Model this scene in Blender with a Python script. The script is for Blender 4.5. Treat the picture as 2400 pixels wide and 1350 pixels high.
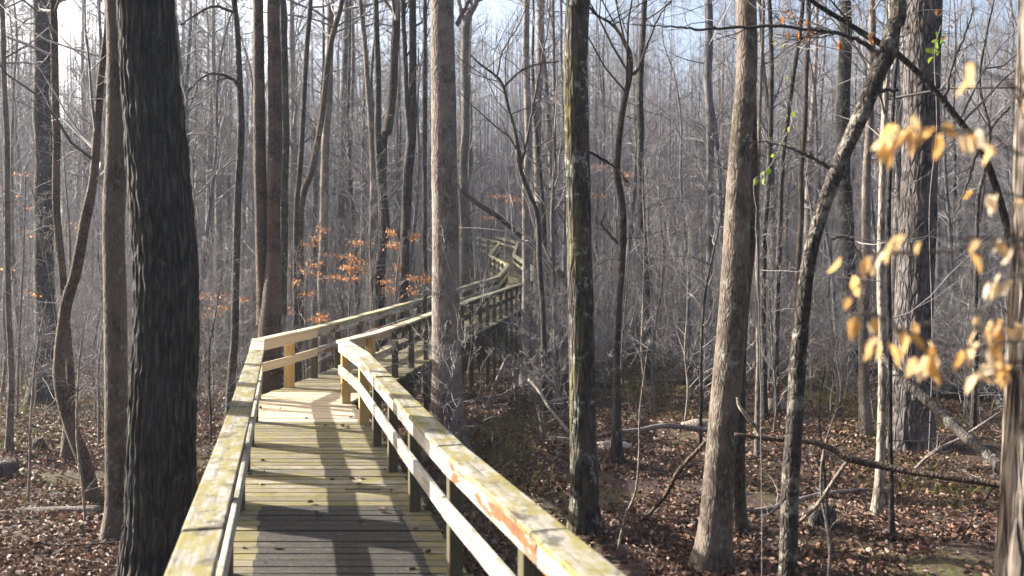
import bpy, math, random
import numpy as np
from mathutils import Vector

for o in list(bpy.data.objects):
    bpy.data.objects.remove(o)
S = bpy.context.scene
COL = S.collection
rng = np.random.default_rng(7)
random.seed(7)

# ------------------------------------------------------------------ camera, sky, sun
F = 2000.0                                   # focal length in photograph pixels (2400 wide)
cam_d = bpy.data.cameras.new('camera')
cam = bpy.data.objects.new('camera', cam_d)
COL.objects.link(cam)
cam.location = (0, 0, 0)
cam.rotation_euler = (math.radians(90), 0, 0)
cam_d.sensor_width = 36
cam_d.lens = 36 * F / 2400
cam_d.clip_start = 0.05
cam_d.clip_end = 3000
cam_d.dof.use_dof = True
cam_d.dof.focus_distance = 15
cam_d.dof.aperture_fstop = 1.7
S.camera = cam

SUN_AZ = math.radians(68)                    # to the left of the view direction
SUN_EL = math.radians(25.5)
sdir = Vector((-math.sin(SUN_AZ) * math.cos(SUN_EL), math.cos(SUN_AZ) * math.cos(SUN_EL), math.sin(SUN_EL)))
w = bpy.data.worlds.new('World')
S.world = w
w.use_nodes = True
wn = w.node_tree
sky = wn.nodes.new('ShaderNodeTexSky')
sky.sky_type = 'NISHITA'
sky.sun_disc = False
sky.sun_elevation = SUN_EL
sky.sun_rotation = -SUN_AZ
sky.air_density = 1.0
sky.dust_density = 6.0
sky.ozone_density = 1.2
bg = wn.nodes['Background']
wn.links.new(sky.outputs[0], bg.inputs[0])
bg.inputs[1].default_value = 0.10
ld = bpy.data.lights.new('sun', 'SUN')
ld.energy = 5.0
ld.angle = math.radians(0.6)
ld.color = (1.0, 0.94, 0.84)
lo = bpy.data.objects.new('sun', ld)
COL.objects.link(lo)
lo.rotation_euler = (-sdir).to_track_quat('-Z', 'Y').to_euler()

S.view_settings.view_transform = 'Standard'
S.view_settings.look = 'None'
S.view_settings.exposure = 1.95
S.view_settings.gamma = 1.0
S.cycles.use_denoising = True
S.cycles.max_bounces = 6
S.cycles.diffuse_bounces = 3
S.cycles.glossy_bounces = 2
S.cycles.transmission_bounces = 3
S.cycles.volume_bounces = 0
S.cycles.volume_step_rate = 4
S.cycles.caustics_reflective = False
S.cycles.caustics_refractive = False

# ------------------------------------------------------------------ mesh helpers
def mk(name, V, faces, mat, parent=None, smooth=True, uv=None):
    """one mesh object from numpy vertices and a list of (m,3)/(m,4) index arrays"""
    me = bpy.data.meshes.new(name)
    V = np.asarray(V, dtype=np.float32)
    faces = [np.asarray(f, dtype=np.int32) for f in faces if len(f)]
    loops = np.concatenate([f.ravel() for f in faces])
    tot = np.concatenate([np.full(len(f), f.shape[1], np.int32) for f in faces])
    st = np.concatenate([[0], np.cumsum(tot)[:-1]]).astype(np.int32)
    me.vertices.add(len(V)); me.vertices.foreach_set('co', V.ravel())
    me.loops.add(len(loops)); me.loops.foreach_set('vertex_index', loops)
    me.polygons.add(len(tot)); me.polygons.foreach_set('loop_start', st); me.polygons.foreach_set('loop_total', tot)
    if uv is not None:
        l = me.uv_layers.new(name='UVMap')
        l.data.foreach_set('uv', np.asarray(uv, np.float32).ravel())
    me.update(calc_edges=True)
    me.polygons.foreach_set('use_smooth', np.full(len(tot), smooth))
    if mat:
        me.materials.append(mat)
    o = bpy.data.objects.new(name, me)
    COL.objects.link(o)
    if parent:
        o.parent = parent
    return o

def tag(o, label=None, cat=None, group=None, kind=None):
    if label: o['label'] = label
    if cat: o['category'] = cat
    if group: o['group'] = group
    if kind: o['kind'] = kind
    return o

def empty(name, loc, label, cat, group=None):
    o = bpy.data.objects.new(name, None)
    COL.objects.link(o)
    o.location = loc
    o.empty_display_size = 0.2
    return tag(o, label, cat, group)

def norm(a):
    return a / np.maximum(np.linalg.norm(a, axis=-1, keepdims=True), 1e-9)

class MB:
    """collects boxes, tubes and leaves; build() links them as ONE mesh object"""
    def __init__(s):
        s.V = []; s.F = []; s.n = 0; s.uv = []
    def add(s, V, F, uv=None):
        V = np.asarray(V, float).reshape(-1, 3)
        s.V.append(V); s.F.append(np.asarray(F) + s.n); s.n += len(V)
        if uv is not None: s.uv.append(np.asarray(uv).reshape(-1, 2))
    def tubes(s, P, R, seg=5, cap=False, rough=None):
        P = np.asarray(P, float); R = np.asarray(R, float)
        if P.ndim == 2: P = P[None]; R = R[None]
        n, k, _ = P.shape
        T = norm(np.gradient(P, axis=1))
        mean = norm(P[:, -1] - P[:, 0])
        ref = np.where(np.abs(mean[:, 2:3]) > .8, np.array([[1., 0, 0]]), np.array([[0, 0, 1.]]))[:, None, :]
        N = norm(np.cross(T, np.broadcast_to(ref, T.shape)))
        B = np.cross(T, N)
        a = np.linspace(0, 2 * np.pi, seg, endpoint=False)
        RR = R[:, :, None] * np.ones(seg)
        if rough is not None: RR = RR * rough
        V = P[:, :, None, :] + RR[..., None] * (np.cos(a)[None, None, :, None] * N[:, :, None, :] + np.sin(a)[None, None, :, None] * B[:, :, None, :])
        i = np.arange(n)[:, None, None] * k * seg; j = np.arange(k - 1)[None, :, None] * seg
        q = np.arange(seg)[None, None, :]; q2 = (q + 1) % seg
        f = np.stack([i + j + q, i + j + q2, i + j + seg + q2, i + j + seg + q], -1).reshape(-1, 4)
        base = s.n
        s.add(V, f)
        if cap:
            for m in range(n):
                for e in (0, k - 1):
                    c = P[m, e][None]
                    ring = base + m * k * seg + e * seg + np.arange(seg)
                    ci = s.n
                    s.V.append(c); s.n += 1
                    r2 = np.roll(ring, -1)
                    tri = np.stack([np.full(seg, ci), r2, ring] if e == 0 else [np.full(seg, ci), ring, r2], -1)
                    s.F.append(tri)
    def box(s, p, q, wv, hv, p2=None):
        """board from p to q; wv, hv = full width / height vectors; optional own end vectors p2=(wv at q)"""
        p = np.array(p, float); q = np.array(q, float); wv = np.array(wv, float); hv = np.array(hv, float)
        w2 = wv if p2 is None else np.array(p2, float)
        V = [p - wv / 2, p + wv / 2, p + wv / 2 + hv, p - wv / 2 + hv, q - w2 / 2, q + w2 / 2, q + w2 / 2 + hv, q - w2 / 2 + hv]
        Fs = [(0, 1, 2, 3), (5, 4, 7, 6), (4, 0, 3, 7), (1, 5, 6, 2), (3, 2, 6, 7), (4, 5, 1, 0)]
        L = np.linalg.norm(q - p); W = np.linalg.norm(wv); H = np.linalg.norm(hv)
        u0, v0 = rng.random(2) * 50
        A = np.array
        ends = [(0, 0), (W, 0), (W, H), (0, H)]
        uv = [(0.02 * a, b + 3) for a, b in ends] + [(0.02 * a + L, b + 3) for a, b in ends]
        uv += [(L, 0), (0, 0), (0, H), (L, H)]                       # left side
        uv += [(0, H + W), (L, H + W), (L, 2 * H + W), (0, 2 * H + W)]
        uv += [(0, H), (0, H + W), (L, H + W), (L, H)]
        uv += [(L, 5), (L, 5 + W), (0, 5 + W), (0, 5)]
        uv = np.array(uv) + (u0, v0)
        s.add(V, Fs, uv)
    def build(s, name, mat, parent=None, smooth=True):
        V = np.concatenate(s.V)
        if parent is not None: V = V - np.array(parent['_o'] if '_o' in parent.keys() else world_loc(parent))
        return mk(name, V, s.F, mat, parent, smooth, np.concatenate(s.uv) if s.uv and sum(map(len, s.uv)) == sum(f.size for f in s.F) else None)

def world_loc(o):
    v = Vector((0, 0, 0))
    while o is not None:
        v = v + o.location; o = o.parent
    return tuple(v)

# value noise for bark relief
_H = rng.random((64, 64, 64))
def vnoise(x, y, z):
    xi, yi, zi = np.floor(x).astype(int), np.floor(y).astype(int), np.floor(z).astype(int)
    fx, fy, fz = x - xi, y - yi, z - zi
    fx, fy, fz = [t * t * (3 - 2 * t) for t in (fx, fy, fz)]
    g = lambda a, b, c: _H[(xi + a) % 64, (yi + b) % 64, (zi + c) % 64]
    l = lambda a, b, t: a + (b - a) * t
    return l(l(l(g(0,0,0), g(1,0,0), fx), l(g(0,1,0), g(1,1,0), fx), fy), l(l(g(0,0,1), g(1,0,1), fx), l(g(0,1,1), g(1,1,1), fx), fy), fz)

# ------------------------------------------------------------------ ground shape
def gz(x, y):
    x = np.asarray(x, float); y = np.asarray(y, float)
    t = np.clip(y - 34, 0, None)
    hill = 0.16 * (np.sqrt(t * t + 36) - 6)
    far = np.clip(y - 105, 0, None)
    hill = hill - 0.08 * far
    n = .10 * np.sin(x * .55 + 1.3) * np.cos(y * .43) + .06 * np.sin(x * 1.3 + y * .9) + .035 * np.sin(x * 2.9 - y * 2.3 + 2)
    return -2.9 + hill + n * np.clip(.4 + y / 40, .4, 1.4)
def g1(x, y): return float(gz(x, y))

def at(u, v, d):                              # a point of the place seen at photo pixel (u, v), d metres ahead
    return np.array([(u - 1200) / F * d, d, (675 - v) / F * d])
def depth_on_ground(u, v):
    d = 12.
    for _ in range(40):
        d = .5 * d + .5 * (-g1((u - 1200) / F * d, d)) * F / (v - 675)
    return d

# ------------------------------------------------------------------ materials
class NT:
    def __init__(s, name):
        s.m = bpy.data.materials.new(name); s.m.use_nodes = True
        s.t = s.m.node_tree; s.b = s.t.nodes['Principled BSDF']; s.out = s.t.nodes['Material Output']
        s.b.inputs['Specular IOR Level'].default_value = 0.25
    def n(s, typ, inp=None, **props):
        nd = s.t.nodes.new(typ)
        for k, v in props.items(): setattr(nd, k, v)
        for k, v in (inp or {}).items():
            if isinstance(v, bpy.types.NodeSocket): s.t.links.new(v, nd.inputs[k])
            else: nd.inputs[k].default_value = v
        return nd
    def ramp(s, fac, stops, interp='LINEAR'):
        nd = s.n('ShaderNodeValToRGB', {'Fac': fac})
        e = nd.color_ramp.elements; nd.color_ramp.interpolation = interp
        while len(e) < len(stops): e.new(0.5)
        for el, (p, c) in zip(e, stops):
            el.position = p; el.color = (*c, 1) if len(c) == 3 else c
        return nd.outputs['Color']
    def mask(s, fac, a, b):
        return s.n('ShaderNodeMapRange', {'Value': fac, 'From Min': a, 'From Max': b}).outputs['Result']
    def mix(s, f, a, b, mode='MIX'):
        nd = s.n('ShaderNodeMix', data_type='RGBA', blend_type=mode)
        for i, v in ((0, f), (6, a), (7, b)):
            if isinstance(v, bpy.types.NodeSocket): s.t.links.new(v, nd.inputs[i])
            else: nd.inputs[i].default_value = v if i == 0 else (*v, 1)
        return nd.outputs[2]
    def math(s, op, a, b=0.):
        nd = s.n('ShaderNodeMath', {0: a, 1: b}, operation=op)
        return nd.outputs[0]
    def noise(s, vec, scale, detail=4, rough=.6):
        return s.n('ShaderNodeTexNoise', {'Vector': vec, 'Scale': scale, 'Detail': detail, 'Roughness': rough}).outputs['Fac']
    def mapping(s, vec, sc):
        return s.n('ShaderNodeMapping', {'Vector': vec, 'Scale': sc}).outputs[0]
    def done(s, col, rough=.9, bump=None, strength=.5, dist=.02):
        if isinstance(col, bpy.types.NodeSocket): s.t.links.new(col, s.b.inputs['Base Color'])
        else: s.b.inputs['Base Color'].default_value = (*col, 1)
        if isinstance(rough, bpy.types.NodeSocket): s.t.links.new(rough, s.b.inputs['Roughness'])
        else: s.b.inputs['Roughness'].default_value = rough
        if bump is not None:
            nd = s.n('ShaderNodeBump', {'Height': bump, 'Strength': strength, 'Distance': dist})
            s.t.links.new(nd.outputs[0], s.b.inputs['Normal'])
        return s.m

def bark(name, dark, light, fine=22., stretch=.16, lichen=None, lich=(.58, .66), moss=None, moss_at=(.45, .7), strength=.7, bands=None, crk=.22, deep=.75, big_=.55):
    t = NT(name)
    co = t.n('ShaderNodeTexCoord').outputs['Object']
    rnd = t.n('ShaderNodeObjectInfo').outputs['Random']
    off = t.n('ShaderNodeVectorMath', {0: co, 1: (0, 0, 0)}, operation='ADD')
    sh = t.math('MULTIPLY', rnd, 37.)
    cmb = t.n('ShaderNodeCombineXYZ', {'X': sh, 'Y': sh, 'Z': sh}).outputs[0]
    t.t.links.new(cmb, off.inputs[1])
    co = off.outputs[0]
    m = t.mapping(co, (1, 1, stretch))
    n1 = t.noise(m, fine, 5, .65)
    v = t.n('ShaderNodeTexVoronoi', {'Vector': m, 'Scale': fine * .9}, feature='DISTANCE_TO_EDGE').outputs['Distance']
    crack = t.mask(v, crk * .15, crk)
    col = t.ramp(n1, [(.30, dark), (.70, light)])
    col = t.mix(t.math('MULTIPLY', t.math('SUBTRACT', 1., crack), deep), col, tuple(c * .45 for c in dark))
    big = t.noise(co, 1.7, 3, .6)
    col = t.mix(t.mask(big, .45, .57), col, t.mix(big_, col, light))
    if bands:
        bm = t.mapping(co, (1.6, 1.6, 1.9))
        col = t.mix(t.math('MULTIPLY', t.mask(t.noise(bm, 2.6, 4, .7), .50, .60), bands[1]), col, bands[0])
    if lichen:
        ln = t.noise(co, 7., 7, .75)
        col = t.mix(t.math('MULTIPLY', t.mask(ln, *lich), .85), col, lichen)
    if moss:
        nx = t.n('ShaderNodeSeparateXYZ', {0: t.n('ShaderNodeNewGeometry').outputs['Normal']}).outputs['X']
        side = t.math('MULTIPLY_ADD', nx, -.45)
        t.t.nodes[-1].inputs[2].default_value = .30
        mm = t.math('MULTIPLY', t.math('MAXIMUM', side, 0.), t.math('MULTIPLY', t.mask(t.noise(m, 5., 6, .75), .48, .66), 1.2))
        col = t.mix(t.math('MINIMUM', mm, .9), col, moss)
    val = t.math('MULTIPLY_ADD', rnd, .5)
    t.t.nodes[-1].inputs[2].default_value = .75
    hs = t.n('ShaderNodeHueSaturation', {'Color': col, 'Value': val}).outputs[0]
    h = t.math('ADD', t.math('MULTIPLY', crack, .7), t.math('MULTIPLY', n1, .5))
    return t.done(hs, .92, h, strength, .03)

M = {}
M['grey_bark'] = bark('grey_bark', (.085, .070, .060), (.25, .21, .185), 32, .24, (.27, .27, .235), (.54, .66), strength=.45, deep=.5)
M['brown_bark'] = bark('brown_bark', (.038, .027, .021), (.135, .098, .076), 32, .4, (.22, .22, .17), (.60, .70))
M['dark_bark'] = bark('dark_bark', (.020, .017, .016), (.075, .066, .059), 22, .22, (.20, .21, .18), (.56, .66))
M['ridged_bark'] = bark('ridged_bark', (.012, .011, .010), (.105, .097, .090), 20, .14, (.13, .14, .11), (.60, .72), strength=1., crk=.30, deep=.7, big_=.12)
M['lichen_bark'] = bark('lichen_bark', (.036, .028, .023), (.15, .12, .098), 34, .26, (.20, .21, .17), (.54, .66), strength=.4, deep=.5)
M['mossy_bark'] = bark('mossy_bark', (.016, .014, .012), (.078, .068, .058), 20, .18, (.24, .25, .22), (.54, .64), moss=(.13, .115, .028))
M['shaggy_bark'] = bark('shaggy_bark', (.034, .029, .029), (.165, .146, .142), 14, .3, (.26, .25, .23), (.60, .70), strength=1., crk=.20, deep=.9)
M['strip_bark'] = bark('strip_bark', (.050, .031, .026), (.22, .19, .16), 13, .14, (.24, .22, .18), (.60, .70), strength=1., crk=.24, deep=.95)
M['birch_bark'] = bark('birch_bark', (.13, .11, .09), (.42, .37, .31), 22, .3, (.10, .09, .08), (.60, .68), strength=.3)
M['banded_bark'] = bark('banded_bark', (.016, .0135, .012), (.062, .053, .046), 26, .4, (.24, .24, .20), (.58, .66), bands=((.23, .21, .175), .6))
M['far_bark'] = bark('far_bark', (.060, .057, .060), (.19, .182, .187), 14, .14, strength=.3)

def twig_mat(name, a, b):
    t = NT(name)
    r = t.n('ShaderNodeNewGeometry').outputs['Random Per Island']
    return t.done(t.ramp(r, [(0, a), (1, b)]), .8)
M['twig'] = twig_mat('twig', (.085, .076, .075), (.34, .32, .315))
M['red_twig'] = twig_mat('red_twig', (.090, .078, .082), (.29, .265, .275))
M['dark_twig'] = twig_mat('dark_twig', (.035, .028, .025), (.10, .085, .075))

def leaf_mat(name, stops, trans=.45, rough=.55):
    t = NT(name)
    r = t.n('ShaderNodeNewGeometry').outputs['Random Per Island']
    col = t.ramp(r, stops)
    nz = t.noise(t.n('ShaderNodeTexCoord').outputs['Object'], 60., 3, .6)
    col = t.mix(t.mask(nz, .35, .75), col, t.mix(.35, col, (.25, .12, .03)))
    t.done(col, rough)
    tr = t.n('ShaderNodeBsdfTranslucent', {'Color': col})
    mx = t.n('ShaderNodeMixShader', {0: trans, 1: t.b.outputs[0], 2: tr.outputs[0]})
    t.t.links.new(mx.outputs[0], t.out.inputs['Surface'])
    return t.m
M['beech_leaf'] = leaf_mat('beech_leaf', [(0, (.54, .30, .09)), (.4, (.68, .44, .18)), (.75, (.76, .58, .34)), (1, (.84, .76, .62))], .62)
M['rust_leaf'] = leaf_mat('rust_leaf', [(0, (.22, .085, .035)), (.4, (.42, .165, .06)), (.75, (.55, .26, .10)), (1, (.58, .36, .19))], .5)
M['green_leaf'] = leaf_mat('green_leaf', [(0, (.16, .30, .03)), (.6, (.26, .42, .04)), (1, (.36, .40, .05))])
M['litter_leaf'] = leaf_mat('litter_leaf', [(0, (.030, .020, .017)), (.35, (.078, .050, .044)), (.6, (.14, .092, .080)), (.78, (.20, .10, .064)), (.92, (.23, .165, .14)), (1, (.36, .30, .26))], .12, .65)
M['grass'] = leaf_mat('grass', [(0, (.10, .115, .028)), (.6, (.20, .20, .05)), (1, (.34, .30, .12))], .3, .7)

def wood(name, stops, algae=None, algae_at=(.5, .62), rot=None, rot_at=(.60, .68), pale=None, worn=False, grain=.35, blot=.0):
    t = NT(name)
    uv = t.n('ShaderNodeTexCoord').outputs['UV']
    co = t.n('ShaderNodeTexCoord').outputs['Object']
    isl = t.n('ShaderNodeNewGeometry').outputs['Random Per Island']
    col = t.ramp(isl, stops)
    g = t.noise(t.mapping(uv, (1.3, 34, 1)), 2.2, 6, .7)
    g0 = t.noise(t.mapping(uv, (.55, 16, 1)), 1.7, 5, .7)
    col = t.mix(t.math('MULTIPLY', t.mask(g0, .50, .64), min(grain * 1.3, .85)), col, (.055, .046, .036))
    col = t.mix(t.math('MULTIPLY', t.mask(g, .46, .72), grain), col, (.075, .060, .050))
    g2 = t.noise(t.mapping(uv, (3, 60, 1)), 2.0, 4, .7)
    col = t.mix(t.math('MULTIPLY', t.mask(g2, .55, .75), grain * .8), col, (.60, .54, .46))
    if pale:
        p = t.noise(t.mapping(uv, (1.1, 7, 1)), 1.4, 5, .65)
        col = t.mix(t.math('MULTIPLY', t.mask(p, .48, .60), .75), col, pale)
    if algae:
        a = t.noise(t.mapping(uv, (2.0, 5., 1)), 1.6, 6, .70)
        col = t.mix(t.math('MULTIPLY', t.mask(a, *algae_at), .85), col, algae)
    if rot:
        a = t.noise(t.mapping(uv, (1.0, 5, 1)), .9, 6, .62)
        rc = t.ramp(t.noise(uv, 9., 4, .7), [(.3, (.09, .035, .02)), (.7, rot)])
        col = t.mix(t.mask(a, *rot_at), col, rc)
    sp = t.noise(co, 26., 5, .75)
    bl = t.noise(co, 5.5, 6, .72)
    col = t.mix(t.math('MULTIPLY', t.mask(bl, .53, .62), blot), col, (.050, .046, .034))
    col = t.mix(t.math('MULTIPLY', t.mask(sp, .60, .70), min(.5, grain)), col, (.05, .042, .035))
    if worn:
        wa = t.n('ShaderNodeAttribute', attribute_name='worn').outputs['Fac']
        wn_ = t.math('MULTIPLY', wa, t.mask(t.noise(t.mapping(uv, (2.5, 9, 1)), 2., 5, .7), .18, .45))
        sp2 = t.noise(co, 60., 4, .8)
        wc = t.ramp(sp2, [(.38, (.014, .0135, .0135)), (.62, (.048, .043, .039)), (.78, (.25, .22, .19))])
        col = t.mix(t.math('MULTIPLY', wn_, .97), col, wc)
    return t.done(col, .85, t.math('ADD', g, t.math('MULTIPLY', sp, .3)), .35, .006)
ALG = (.30, .27, .065)
M['old_deck'] = wood('old_deck', [(0, (.085, .075, .05)), (.25, (.17, .155, .12)), (.45, (.15, .127, .06)), (.65, (.235, .20, .125)), (.8, (.12, .108, .07)), (1, (.29, .26, .20))], (.155, .132, .030), (.46, .60), worn=True, grain=.65, blot=.35)
M['new_wood'] = wood('new_wood', [(0, (.46, .375, .255)), (1, (.53, .44, .31))], grain=.14)
M['new_post'] = wood('new_post', [(0, (.40, .27, .10)), (1, (.48, .33, .14))], grain=.18)
M['old_cap'] = wood('old_cap', [(0, (.20, .187, .155)), (1, (.27, .252, .21))], (.175, .15, .035), (.44, .55), (.15, .06, .022), (.60, .68), pale=(.36, .34, .31), grain=.55, blot=.8)
M['old_rail'] = wood('old_rail', [(0, (.25, .235, .215)), (1, (.34, .325, .30))], (.20, .20, .08), (.56, .68), (.27, .105, .035), (.54, .59), pale=(.52, .50, .47), grain=.45)
M['grey_rail'] = wood('grey_rail', [(0, (.27, .255, .235)), (1, (.37, .355, .33))], (.17, .17, .07), (.52, .66), (.22, .09, .04), (.66, .72), pale=(.46, .45, .42), grain=.5, blot=.4)
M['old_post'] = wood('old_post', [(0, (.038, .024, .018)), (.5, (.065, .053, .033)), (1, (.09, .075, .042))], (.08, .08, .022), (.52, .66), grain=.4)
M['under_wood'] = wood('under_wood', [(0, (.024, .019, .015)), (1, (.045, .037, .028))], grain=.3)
M['far_rail'] = wood('far_rail', [(0, (.32, .30, .23)), (1, (.40, .37, .28))], (.26, .25, .10), (.42, .58), (.25, .11, .06), (.62, .70), grain=.3)

t = NT('forest_floor')
co = t.n('ShaderNodeTexCoord').outputs['Object']
a = t.noise(co, 14., 8, .75)
col = t.ramp(a, [(.30, (.016, .011, .010)), (.48, (.055, .034, .027)), (.60, (.115, .072, .056)), (.72, (.22, .17, .145))])
gm = t.math('MULTIPLY', t.mask(t.noise(co, .33, 4, .6), .50, .60), t.mask(t.noise(co, 9., 5, .7), .42, .6))
col = t.mix(t.math('MULTIPLY', gm, .8), col, (.11, .12, .035))
M['floor'] = t.done(col, .9, a, .9, .06)

# ------------------------------------------------------------------ ground
def axis(lo, hi, fine_lo, fine_hi, fs, cs):
    return np.unique(np.round(np.concatenate([np.arange(lo, fine_lo, cs), np.arange(fine_lo, fine_hi, fs), np.arange(fine_hi, hi + cs, cs)]), 3))
gx = axis(-300, 300, -26, 26, .22, 6.); gy = axis(-60, 420, 0, 46, .22, 6.)
X, Y = np.meshgrid(gx, gy)
Z = gz(X, Y) + .09 * (vnoise(X * 2.3 + 100, Y * 2.3 + 100, X * 0) - .5) + .04 * (vnoise(X * 6 + 300, Y * 6 + 300, X * 0) - .5)
nx_, ny_ = len(gx), len(gy)
ii = (np.arange(ny_ - 1)[:, None] * nx_ + np.arange(nx_ - 1)[None, :])
gf = np.stack([ii, ii + 1, ii + nx_ + 1, ii + nx_], -1).reshape(-1, 4)
tag(mk('ground', np.stack([X, Y, Z], -1).reshape(-1, 3), [gf], M['floor']), kind='structure')

# ------------------------------------------------------------------ the boardwalk
Lp = np.array([(-0.17, -1, -2.26), (-2.09, 6.25, -2.09), (-2.48, 7.74, -2.02), (-3.50, 11.6, -1.82), (-3.97, 13.3, -1.73), (-3.77, 14.5, -1.69), (-3.48, 16.8, -1.60), (-2.43, 24.3, -1.20), (-.64, 37.4, -.42), (-.22, 44, .27), (-1.35, 50, 1.0), (-.85, 58, 2.2), (-2.7, 62, 2.8)])
Rp = np.array([(1.85, -1, -2.26), (-.43, 6.25, -2.09), (-.88, 7.74, -2.02), (-2.02, 11.6, -1.82), (-2.58, 13.1, -1.74), (-2.30, 14.5, -1.69), (-1.96, 17.1, -1.57), (-.93, 24.0, -1.19), (.80, 35.8, -.62), (.98, 42, .15), (.12, 51.5, 1.1), (.42, 60.3, 2.35), (-1.2, 64, 2.95)])
def arclen(P): return np.concatenate([[0], np.cumsum(np.linalg.norm(np.diff(P[:, :2], axis=0), axis=1))])
def pt(P, s):
    a = arclen(P); return np.array([np.interp(s, a, P[:, k]) for k in range(3)])
def s_at_y(P, y): return float(np.interp(y, P[:, 1], arclen(P)))
def side(P, s, inward):
    a = arclen(P); e = .05
    tdir = pt(P, min(s + e, a[-1])) - pt(P, max(s - e, 0)); tdir[2] = 0; tdir /= np.linalg.norm(tdir)
    n = np.array([tdir[1], -tdir[0], 0.])       # to the right of travel
    return n * inward
UP = np.array([0, 0, 1.])
walk = empty('boardwalk', (-2.9, 12, g1(-2.9, 12)), 'raised wooden boardwalk with railings winding away through the bare woods', 'boardwalk')
_o = world_loc(walk)

def planks(t0, t1, pitch, worn_rect=False, over=.11):
    """planks between fractional polyline parameters; L and R share their indices"""
    m = MB(); worn = []
    segs = np.arange(len(Lp))
    n_tot = []
    tt = []
    for i in range(int(t0), int(math.ceil(t1))):
        a, b = max(t0, i), min(t1, i + 1)
        c0, c1 = [(Lp[i] + Rp[i]) / 2, (Lp[i + 1] + Rp[i + 1]) / 2]
        n = max(1, int(round(np.linalg.norm(c1 - c0) * (b - a) / pitch)))
        tt += list(a + (b - a) * np.arange(n) / n)
    tt.append(t1)
    for ta, tb in zip(tt[:-1], tt[1:]):
        def edge(P, tq):
            i = min(int(tq), len(P) - 2); f = tq - i
            return P[i] * (1 - f) + P[i + 1] * f
        g = .06 * (tb - ta)
        la, lb, ra, rb = edge(Lp, ta + g), edge(Lp, tb - g), edge(Rp, ta + g), edge(Rp, tb - g)
        dv = (ra - la) / np.linalg.norm(ra - la)
        jl, jr = over + rng.uniform(-.02, .03), over + rng.uniform(-.02, .03)
        jz = rng.normal(0, .0025)
        ls, rs = (la + lb) / 2 - dv * jl + UP * (jz - .04), (ra + rb) / 2 + dv * jr + UP * (jz + rng.normal(0, .002) - .04)
        cut = [(0, 1)]
        if worn_rect and (la[1] + ra[1]) / 2 < 7.78: cut = [(0, .165), (.165, .52), (.52, .86), (.86, 1)]
        lw = lb - la; rw = rb - ra
        for fa, fb in cut:
            m.box(ls + (rs - ls) * fa, ls + (rs - ls) * fb, (lw * (1 - fa) + rw * fa), UP * .04, lw * (1 - fb) + rw * fb)
            worn.append(1. if (worn_rect and len(cut) > 1 and 0.1 < fa < .8) else 0.)
    return m, worn
def set_worn(o, worn):
    a = o.data.attributes.new('worn', 'FLOAT', 'POINT')
    a.data.foreach_set('value', np.repeat(np.array(worn, np.float32), 8))
def build_walk(m, name, mat, label=None, bevel=0.004):
    o = m.build(name, mat, walk, smooth=False)
    if bevel:
        b = o.modifiers.new('edge', 'BEVEL'); b.width = bevel; b.segments = 1
    if label: o['label'] = label
    return o
# parameter 2 = start of the new boards (y 11.6), 4 = their end
m, wn_ = planks(0, 3, .146, True); set_worn(build_walk(m, 'deck', M['old_deck'], 'weathered green-streaked planks of the near walk', 0), wn_)
m, wn_ = planks(3, 4.6, .24); set_worn(build_walk(m, 'deck', M['new_wood'], 'new pale planks at the bend', 0.003), wn_)
m, wn_ = planks(4.6, 9, .146); set_worn(build_walk(m, 'deck', M['old_deck'], 'weathered planks of the long straight run', 0), wn_)
m, wn_ = planks(9, len(Lp) - 1.001, .15); set_worn(build_walk(m, 'deck', M['old_deck'], 'grey planks of the far climbing run', 0), wn_)

RH = .90
def rail_boards(P, y0, y1, inward, lmax, dz, width, height, off, sagseed, breaks=()):
    """yields boards (p, q, side vectors) following P between depths y0, y1"""
    s0, s1 = s_at_y(P, y0), s_at_y(P, y1)
    a = arclen(P)
    cuts = [s0] + [x for x in a if s0 + .05 < x < s1 - .05] + [s1]
    m = MB()
    r2 = np.random.default_rng(sagseed)
    for c0, c1 in zip(cuts[:-1], cuts[1:]):
        k = max(1, int(math.ceil((c1 - c0) / lmax)))
        ss = np.linspace(c0, c1, k + 1)
        for sa, sb in zip(ss[:-1], ss[1:]):
            na, nb = side(P, sa if sa > c0 + 1e-6 else sa, inward), side(P, sb, inward)
            p = pt(P, sa) + na * off + UP * (dz + r2.normal(0, .004))
            q = pt(P, sb) + nb * off + UP * (dz + r2.normal(0, .004))
            gap = (q - p) / np.linalg.norm(q - p) * .003
            m.box(p + gap, q - gap, na * width, UP * height, nb * width)
    return m
mats_old = dict(cap=M['old_cap'], face=M['old_rail'])
def railing(P, inward, y0, y1, cap, face, seed, label, mid=None):
    build_walk(rail_boards(P, y0, y1, inward, 2.6, RH, .20, .04, .02, seed), 'handrail', cap, label + ' top rail', .008)
    build_walk(rail_boards(P, y0, y1, inward, 2.6, RH - .145, .038, .1425, .068, seed + 1), 'rail_board', face, label + ' rail board under the cap', .006)
    build_walk(rail_boards(P, y0, y1, inward, 2.6, .42, .038, .14, .068, seed + 2), 'mid_rail', mid or face, label + ' mid rail', .006)
railing(Lp, 1, 0.2, 11.9, M['old_cap'], M['old_rail'], 1, 'mossy weathered near', M['grey_rail'])
railing(Rp, -1, 0.2, 11.3, M['old_cap'], M['old_rail'], 11, 'peeling weathered near', M['grey_rail'])
railing(Lp, 1, 11.9, 15.6, M['new_wood'], M['new_wood'], 21, 'new pale')
railing(Rp, -1, 11.3, 15.9, M['new_wood'], M['new_wood'], 31, 'new pale')
railing(Lp, 1, 15.6, 37.4, M['far_rail'], M['old_rail'], 41, 'green-tinged long')
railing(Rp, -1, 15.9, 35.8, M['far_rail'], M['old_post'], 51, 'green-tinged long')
railing(Lp, 1, 37.4, 61.9, M['far_rail'], M['far_rail'], 61, 'far zigzag')
railing(Rp, -1, 35.8, 63.9, M['far_rail'], M['far_rail'], 71, 'far zigzag')
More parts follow.
